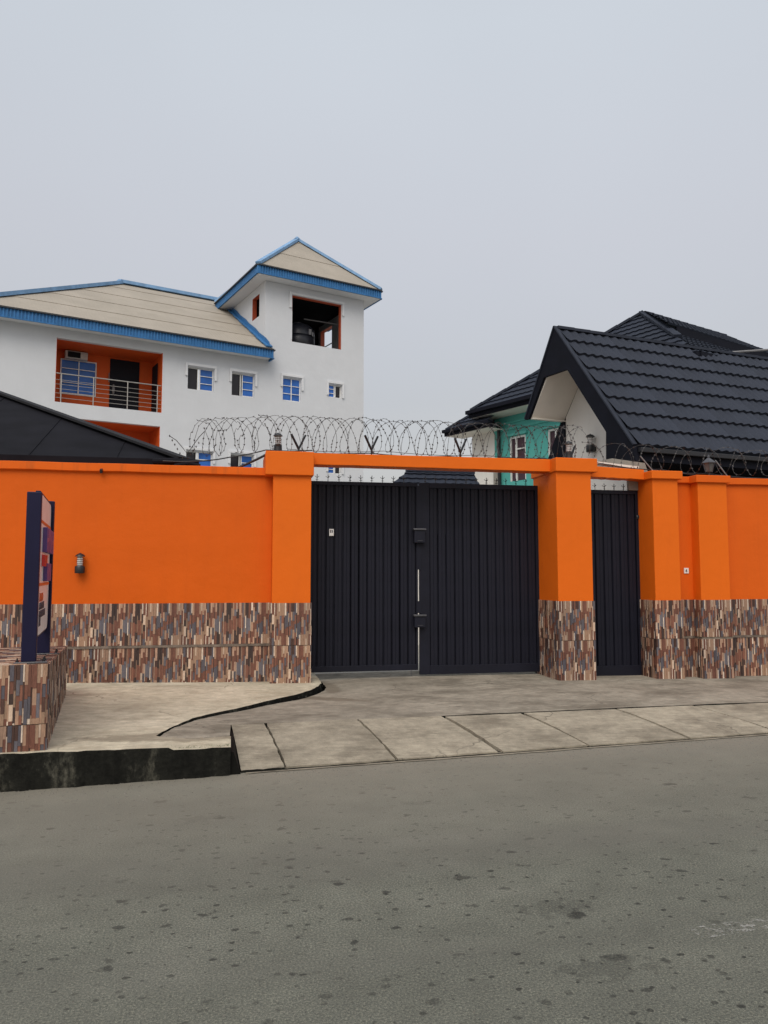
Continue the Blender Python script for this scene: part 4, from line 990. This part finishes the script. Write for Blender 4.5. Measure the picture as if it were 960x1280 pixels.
for (t0, t1, z0, z1) in wh[:2]:
    w_ = part('window', MB().box(.715, .755, t0, t0+.05, z0, z1).box(.715, .755, t1-.05, t1, z0, z1).box(.715, .755, t0+.05, t1-.05, z1-.06, z1).box(.715, .755, (t0+t1)/2-.11, (t0+t1)/2-.05, z0, z1-.06).box(.715, .75, (t0+t1)/2-.05, t1-.05, z1-.42, z1-.38), 'white_metal', th)
    part('pane', MB().box(.765, .775, t0+.04, t1-.04, z0, z1), 'curtain', w_)
    part('hood', MB().box(.62, .70, t0-.08, t1+.10, z1+.02, z1+.10), 'teal', th)
mb = MB(); mb.tube([V3(.0, .15, 6.74), V3(.35, .4, 6.52), V3(.62, .62, 6.36), V3(.62, .64, 3.2)], .055, 8); part('downpipe', mb, 'black_metal', th, smooth=True)
part('corner_pier', MB().box(.62, .70, .36, .62, 0, 5.0), 'grey_concrete', th)
# lower wing to the left
wg = thing('white_wing', 'low white wing with its own dark tiled roof left of the teal wall', 'house', T, (3, -1, 0))
mb = MB().box(.7, 7, -.72, .34, 0, 6.32); part('wall', mb, 'cream', wg)
a0 = V3(0, -1.23, 6.40); a1 = V3(0, .80, 6.40); a2 = V3(2.0, .80, 8.0); 
face3(wg, 'roof', [a0, a1, a2], 'shingle_far', row_h=.32)
mb = MB(); mb.quad(a0, a2, V3(5, -1.23, 6.4)); part('roof_back', mb, 'shingle_far', wg)
mb = MB(); mb.bar(V3(0, -1.27, 6.32), V3(0, .95, 6.32), .05, .20); mb.bar(V3(-.08, -1.27, 6.37), V3(-.08, .95, 6.37), .11, .10); part('fascia', mb, 'black_cladding', wg)
part('soffit', MB().box(.03, .72, -1.2, .78, 6.21, 6.23), 'white_fascia', wg)
mb = MB()
for k in range(6): mb.bar(a0.lerp(a2, k/6)+Vector((0, 0, .04)), a0.lerp(a2, (k+1.04)/6)+Vector((0, 0, .05)), .18, .06)
part('hip_cap', mb, 'shingle_far', wg)

# small tiled roof seen between beam and gate
gs = thing('gatehouse', 'low dark tiled roof of a small building seen above the double gate', 'outhouse', W, (2.7, -8, .1))
face3(gs, 'roof', [V3(.85, -6.1, 3.30), V3(3.72, -6.1, 3.30), V3(3.62, -7.1, 4.17), V3(2.0, -7.1, 4.19)], 'shingle_far', row_h=.20, ustep=.215/3)
part('wall', MB().box(1.1, 3.55, -8.5, -6.5, .08, 3.28), 'cream', gs)
part('ridge', MB().bar((1.95, 7.1, 4.20), (3.66, 7.1, 4.18), .16, .05), 'shingle_far', gs); mb = MB(); mb.quad(V3(3.66, -6.1, 3.3), V3(3.66, -8.3, 3.3), V3(3.66, -7.1, 4.17)); part('gable_end', mb, 'black_cladding', gs)

# ------------------------------------------------------------------ white house with blue roof edges
bh = thing('white_house', 'tall white house with beige roof, blue eaves and a stair tower', 'house', B, (1, -5, .0))
S0, ST, S1, SD = -7.0, 4.52, 9.68, -4.6
win = [(1.015, 2.167, 9.655, 10.635), (2.989, 4.05, 9.62, 10.65), (5.43, 6.34, 9.665, 10.765), (7.78, 8.47, 10.115, 10.73)]
low = [(a, b, c-3.66, d-3.66) for a, b, c, d in win]
hb = [(-4.25, -.07, 8.488, 11.064), (-4.25, -.12, 5.25, 7.90)]
hm = [w for w in win+low if w[1] < ST] + hb; htw = [w for w in win+low if w[0] > ST]
op = (5.855, 8.435, 12.495, 14.71)
mb = MB(); wall_holes(mb, front, S0, ST, 0, 11.62, hm, 0, -.22); part('facade', mb, 'white_wall', bh)
mb = MB(); wall_holes(mb, front, ST, S1, 0, 15.14, htw+[op], 0, -.22, mr=1)
# openings of the small windows stay white
part('tower_facade', mb, ['white_wall', 'white_trim'], bh)
mb = MB().box(5.855, 5.875, -.215, -.03, 12.5, 14.69).box(8.405, 8.43, -.215, -.008, 12.5, 14.69).box(5.86, 8.43, -.215, -.008, 14.675, 14.70)
mb.box(5.80, 5.856, .001, .012, 12.6, 13.95, m=1); part('tower_opening_lining', mb, ['red_reveal', 'white_trim'], bh)
mb = MB(); wall_holes(mb, side(ST), SD, -.2205, 9, 15.14, [(-1.64, -.74, 13.70, 14.76)], .001, .22, mr=1); part('tower_side', mb, ['white_wall', 'red_reveal'], bh)
mb = MB(); wall_holes(mb, side(S1), SD, -.2205, 0, 15.14, [(-4.33, -3.0, 12.9, 14.72)], -.001, -.24, mr=1); part('tower_right_side', mb, ['white_wall', 'red_reveal'], bh)
mb = MB().box(ST, S1, SD-.2, SD, 0, 15.14); part('tower_back', mb, 'white_wall', bh)
mb = MB().box(ST+.22, ST+.235, SD, -.23, 12.2, 13.69).box(ST+.22, S1-.24, SD, SD+.02, 12.2, 15.12).box(ST+.22, S1-.24, SD, -.225, 15.05, 15.12).box(ST+.22, S1-.24, SD, -.225, 12.1, 12.3)
mb.box(ST+.22, ST+.235, SD, -1.66, 13.69, 15.1).box(ST+.22, 5.85, -.24, -.225, 12.3, 15.05).box(8.44, S1-.24, -.24, -.225, 12.3, 15.05); part('tower_room', mb, 'dark_room', bh)
part('window_guard', MB().bar(V3(S1-.12, -4.33, 13.85), V3(S1-.12, -3.0, 13.85), .04, .04), 'black_metal', bh)
part('room_pipe', MB().tube([V3(7.05, -1.3, 14.15), V3(8.9, -.9, 14.05)], .03, 6), 'light_metal', bh)
# water tank in the tower room: its own thing, standing on the room floor
tk = thing('water_tank', 'black plastic water tank inside the open tower room', 'water tank', B, (7.0, -1.9, 12.3))
part('tank_body', MB().lathe((7.0, 1.9, 12.3), [(.80, 0), (.84, .1), (.84, .45), (.80, .50), (.84, .55), (.84, .95), (.80, 1.0), (.84, 1.05), (.82, 1.4), (.62, 1.62), (.3, 1.72)], 24), 'tank', tk, smooth=True)
part('tank_lid', MB().lathe((7.0, 1.9, 14.0), [(.26, 0), (.26, .08), (.1, .12)], 16), 'tank', tk, smooth=True)
part('tank_mark', MB().box(7.22, 7.36, -1.09, -1.075, 13.35, 13.62).box(7.42, 7.48, -1.13, -1.12, 13.30, 13.5), 'light_metal', tk)
# other walls
mb = MB().box(S0, ST, -11.8, -11.6, 0, 11.6).box(S0, S0+.2, -11.6, -.22, 0, 11.6); part('rear_wall', mb, 'white_wall', bh)
# balconies
for bi, (a, b, c, d) in enumerate(hb):
    mb = MB().box(a-.1, b+.1, -2.0, -1.8, c-.02, d+.05).box(a-.12, a, -1.8, -.221, c-.02, d).box(b, b+.12, -1.8, -.221, c-.02, d).box(a, b, -1.8, -.221, d, d+.06)
    mb.box(a, a+.012, -.221, -.002, c, d).box(b-.012, b, -.221, -.002, c, d)
    part('balcony_recess', mb, 'orange_house', bh); part('balcony_floor', MB().box(a, b, -1.8, -.221, c-.15, c), 'grey_concrete', bh)
a, b, c, d = hb[0]
def sash(t, a, b, c, d, vbars, hbars, fr=.05):
    mb = MB().box(a, a+fr, t, t+.05, c, d).box(b-fr, b, t, t+.05, c, d).box(a+fr, b-fr, t, t+.05, c, c+fr).box(a+fr, b-fr, t, t+.05, d-fr, d)
    for v in vbars: mb.box(v-.02, v+.02, t+.052, t+.075, c+fr, d-fr)
    for h in hbars[2:]: mb.box(hbars[0], hbars[1], t+.052, t+.072, h-.014, h+.014)
    return mb
w_ = part('window', sash(-1.79, -3.85, -2.42, 9.25, 10.72, [-3.13], [-3.8, -2.47, 10.32, 9.72], .04), 'white_metal', bh)
part('pane', MB().box(-3.80, -2.47, -1.795, -1.77, 9.3, 10.67), 'blue_glass', w_)
dr = part('door', MB().box(-1.86, -.62, -1.8, -1.765, c, 11.0), 'door_black', bh, bv=.01)
part('handle', MB().lathe((-1.70, 1.745, 9.45), [(.03, 0), (.06, .14), (.06, .26), (.03, .42)], 8).bar((-1.9, 1.74, 9.95), (-1.9, 1.74, 10.35), .06, .02), 'light_metal', dr)
part('side_door', MB().box(b-.04, b-.013, -1.60, -.75, c, 10.8), 'door_black', bh)
ac = part('air_conditioner', MB().box(-3.72, -2.83, -1.78, -1.45, 10.70, 11.02), 'grey_plastic', bh, bv=.02); part('grille', MB().lathe((-3.42, 1.444, 10.86), [(.001, 0), (.002, .001)], 8).box(-3.62, -3.12, -1.449, -1.435, 10.74, 10.98), 'dark_room', ac)
rl = part('railing', MB().tube([V3(-4.25, -.08, 9.655), V3(-.07, -.08, 9.655)], .024, 8), 'chrome', bh, smooth=True)
for s in (-4.02, -2.80, -1.46, -.24): part('rail_post', MB().tube([V3(s, -.08, c), V3(s, -.08, 9.655)], .022, 8), 'chrome', rl, smooth=True)
for h in (8.68, 8.86, 9.04, 9.22, 9.40): part('rail_bar', MB().tube([V3(-4.24, -.08, h), V3(-.08, -.08, h)], .010, 6), 'chrome', rl)
# windows
def bwin(w, kind):
    a, b, c, d = w; t = -.16; W_ = b-a; H_ = d-c
    if kind == 'open':   sp_ = a+W_*.40; vb = [sp_, sp_+.09]; blue = (sp_+.09, b-.04); dark = (a+.03, sp_)
    elif kind == 'shut': vb = [(a+b)/2]; blue = (a+.04, b-.04); dark = None
    else:                vb = [a+W_*.48, a+W_*.56]; blue = (a+.04, a+W_*.48); dark = (a+W_*.56, b-.03)
    hb_ = [blue[0], blue[1]] + [c+H_*k/3 for k in (1, 2)] + [c+H_*.04]
    f = part('window', sash(t, a, b, c, d, vb, hb_, .035), 'white_metal', bh)
    part('pane', MB().box(blue[0], blue[1], t-.002, t+.03, c+.03, d-.03), 'blue_glass', f)
    if dark: part('pane', MB().box(dark[0], dark[1], t-.03, t+.0, c+.03, d-.03), 'dark_glass', f, label='dark open half of the window')
    # plaster hood: a lintel with two short ears
    o_ = .095; g = .02
    mb = MB().box(a-o_-g, b+o_+g, 0.001, .075, d+.045, d+.045+.115); e = d-H_*.42 if kind != 'small' else c+.08
    mb.box(a-o_-g, a-g, .001, .07, e, d+.045).box(b+g, b+o_+g, .001, .07, e-.08, d+.045); part('window_hood', mb, 'white_trim', bh, bv=.006)
for w, k in zip(win+low, ['open', 'open', 'shut', 'small']*2): bwin(w, k)
a, b, c, d = op; mb = MB().box(a-.16, b+.16, .001, .07, d+.02, d+.13).box(a-.16, a-.03, .001, .066, d-.62, d+.02).box(b+.03, b+.13, .001, .066, d-.55, d+.02); part('window_hood', mb, 'white_trim', bh, bv=.008)
# roofs
def bands(parent, pts3, width, mat, lift=.012, offset=0):
    a, b = Vector(pts3[0]), Vector(pts3[1]); eu = (b-a).normalized(); nn = eu.cross(Vector(pts3[2])-a).normalized()
    if nn.z < 0: nn = -nn
    ev = nn.cross(eu); ev = ev if ev.z > 0 else -ev
    poly = [((Vector(p)-a).dot(eu), (Vector(p)-a).dot(ev)) for p in pts3]
    v1 = max(p[1] for p in poly); us = [p[0] for p in poly]; r = 0; v = offset-width if offset else 0
    while v < v1:
        c_ = clip_cell(poly, min(us)-1, max(us)+1, max(0, v), v+width)
        if c_:
            h = lambda q: .004+.020*(1-(q[1]-v)/width)
            mb = MB(); P = lambda q, hh: a+eu*q[0]+ev*q[1]+nn*hh
            mb.quad(*[P(q, h(q)) for q in c_]); n = len(c_)
            for k in range(n): p, q = c_[k], c_[(k+1) % n]; mb.quad(P(p, h(p)), P(q, h(q)), P(q, -.03), P(p, -.03))
            part('roof_sheet', mb, mat, parent)
        v += width
def fascia(parent, pts, zt, hgt, out_dir, name='fascia'):
    """ribbed blue fascia along a line of points (a,t)"""
    for (p, q) in zip(pts[:-1], pts[1:]):
        a = V3(p[0], p[1], 0); b = V3(q[0], q[1], 0); d = (b-a); L = d.length; d.normalize(); o = Vector((d.y, -d.x, 0))
        if o.dot(Vector((out_dir[0], -out_dir[1], 0))) < 0: o = -o
        n = int(L/.125); mb = MB(); prof = []
        for k in range(n):
            u = L*k/n; w = L/n
            for (f, h) in ((0, 0), (.32, 0), (.42, .035), (.82, .035), (.92, 0)): prof.append((u+f*w, h))
        prof.append((L, 0))
        for k in range(len(prof)-1):
            (u0, h0), (u1, h1) = prof[k], prof[k+1]
            A0 = a+d*u0+o*h0; A1 = a+d*u1+o*h1
            mb.quad((A0.x, A0.y, zt-hgt), (A1.x, A1.y, zt-hgt), (A1.x, A1.y, zt), (A0.x, A0.y, zt))
        part(name, mb, 'blue_trim', parent)
        mb = MB(); z = zt+.025; mb.bar(a+o*.05+Vector((0, 0, z)), b+o*.05+Vector((0, 0, z)), .10, .055); part('gutter', mb, 'dark_gutter', parent)
        mb = MB(); z = zt-hgt; mb.bar(a+o*.03+Vector((0, 0, z)), b+o*.03+Vector((0, 0, z)), .06, .03); part('fascia_lip', mb, 'blue_trim', parent)
ez = 11.80; sl_ = .62; rt = -6.3; rz = ez+sl_*6.9; EL = -7.55; RE = -.65
bands(bh, [V3(EL, .6, ez), V3(ST+.18, .6, ez), V3(ST+.18, 0, ez+.6*sl_), V3(ST, 0, ez+.6*sl_), V3(ST, rt, rz), V3(RE, rt, rz)][:2] + [V3(ST, .02, ez+.58*sl_), V3(ST, rt, rz), V3(RE, rt, rz)], 1.75, 'roof_sheet')
bands(bh, [V3(EL, -13.2, ez), V3(EL, .6, ez), V3(RE, rt, rz)], 1.75, 'roof_sheet'); bands(bh, [V3(EL, -13.2, ez), V3(ST, -13.2, ez), V3(ST, rt, rz), V3(RE, rt, rz)], 1.75, 'roof_sheet')
mb = MB(); lift = Vector((0, 0, .07))
mb.bar(V3(RE, rt, rz)+lift, V3(ST, rt, rz)+lift, .46, .16); mb.bar(V3(EL, .6, ez)+lift, V3(RE, rt, rz)+lift, .46, .16); mb.lathe((RE, -rt, rz+.05), [(.22, 0), (.1, .14)], 8); part('ridge_cap', mb, 'blue_cap', bh)
mb = MB()
for k in range(16):
    f0, f1 = k/16, (k+1)/16; t0 = .62+(rt-.62)*f0; t1 = .62+(rt-.62)*f1; w = .30+.08*((k*7) % 5)/4
    mb.bar(V3(ST-.04+(.02), t0, ez+sl_*(.6-t0)+.10), V3(ST-.02, t1, ez+sl_*(.6-t1)+.10), w, .06)
    mb.quad((ST-.02, -t0, ez+sl_*(.6-t0)-.02), (ST-.02, -t1, ez+sl_*(.6-t1)-.02), (ST-.02, -t1, ez+sl_*(.6-t1)+.30+.05*(((k+1)*5) % 3)/2), (ST-.02, -t0, ez+sl_*(.6-t0)+.30+.05*((k*5) % 3)/2))
part('tower_flashing', mb, 'blue_trim', bh)
fascia(bh, [(EL, .6), (ST+.18, .6)], 11.74, .36, (0, 1)); fascia(bh, [(EL, -13.2), (EL, .6)], 11.74, .36, (-1, 0)); fascia(bh, [(ST+.18, .6), (ST+.18, .02)], 11.74, .36, (1, 0))
part('soffit', MB().box(EL+.03, ST+.15, .002, .57, 11.44, 11.46), 'white_trim', bh)
ta = [(3.90, .65), (10.30, .65), (10.30, -5.25), (3.90, -5.25)]; tz = 15.56; apx = V3(7.10, -2.3, 18.50)
cn = [V3(a_, t_, tz) for a_, t_ in ta]
for i in range(4): bands(bh, [cn[i], cn[(i+1) % 4], apx], 1.9, 'roof_sheet')
mb = MB()
for i in range(4): mb.bar(cn[i]+lift, apx+lift, .28, .12)
mb.lathe((apx.x, apx.y, apx.z+.02), [(.22, 0), (.05, .18)], 8); part('hip_cap', mb, 'blue_cap', bh)
fascia(bh, [ta[0], ta[1]], 15.52, .36, (0, 1)); fascia(bh, [ta[3], ta[0]], 15.52, .36, (-1, 0)); fascia(bh, [ta[1], ta[2]], 15.52, .36, (1, 0)); fascia(bh, [ta[2], ta[3]], 15.52, .36, (0, -1))
part('soffit', MB().box(3.93, 10.27, -5.22, .62, 15.15, 15.18), 'white_trim', bh)

# overhead cable and conduit beyond the far roof, top right
mb = MB().tube([G @ Vector((6.0, 5.0, 7.75)), G @ Vector((9.5, 4.6, 8.25))], .035, 6); solo('metal_pole', mb, 'light_metal', Matrix.Identity(4), 'pale slanting pipe over the dark roof at the right edge', 'pole', tuple((G @ Vector((6.0, 5.0, 7.75)))*Vector((1, -1, 1))))

# weeds in the crack of the apron and crumbs along the kerb
mb = MB(); rnd = random.Random(4)
for k in range(260):
    s = -2.15-rnd.random()**1.4*1.7; t = kerb_t(s)-.03+rnd.uniform(-.03, .05); z = zf(s)+.02; a = rnd.uniform(0, 6.28); l = rnd.uniform(.008, .022)
    mb.quad((s, -t, z-.01), (s+l*cos(a)*.4, -t+l*sin(a)*.4, z-.006), (s+l*cos(a), -t+l*sin(a), z+l*.5))
o = solo('gutter_weeds', mb, 'weeds', W, 'tiny dark weeds and grit along the broken kerb edge', 'weeds', (-2.5, 4, .2)); o['kind'] = 'stuff'
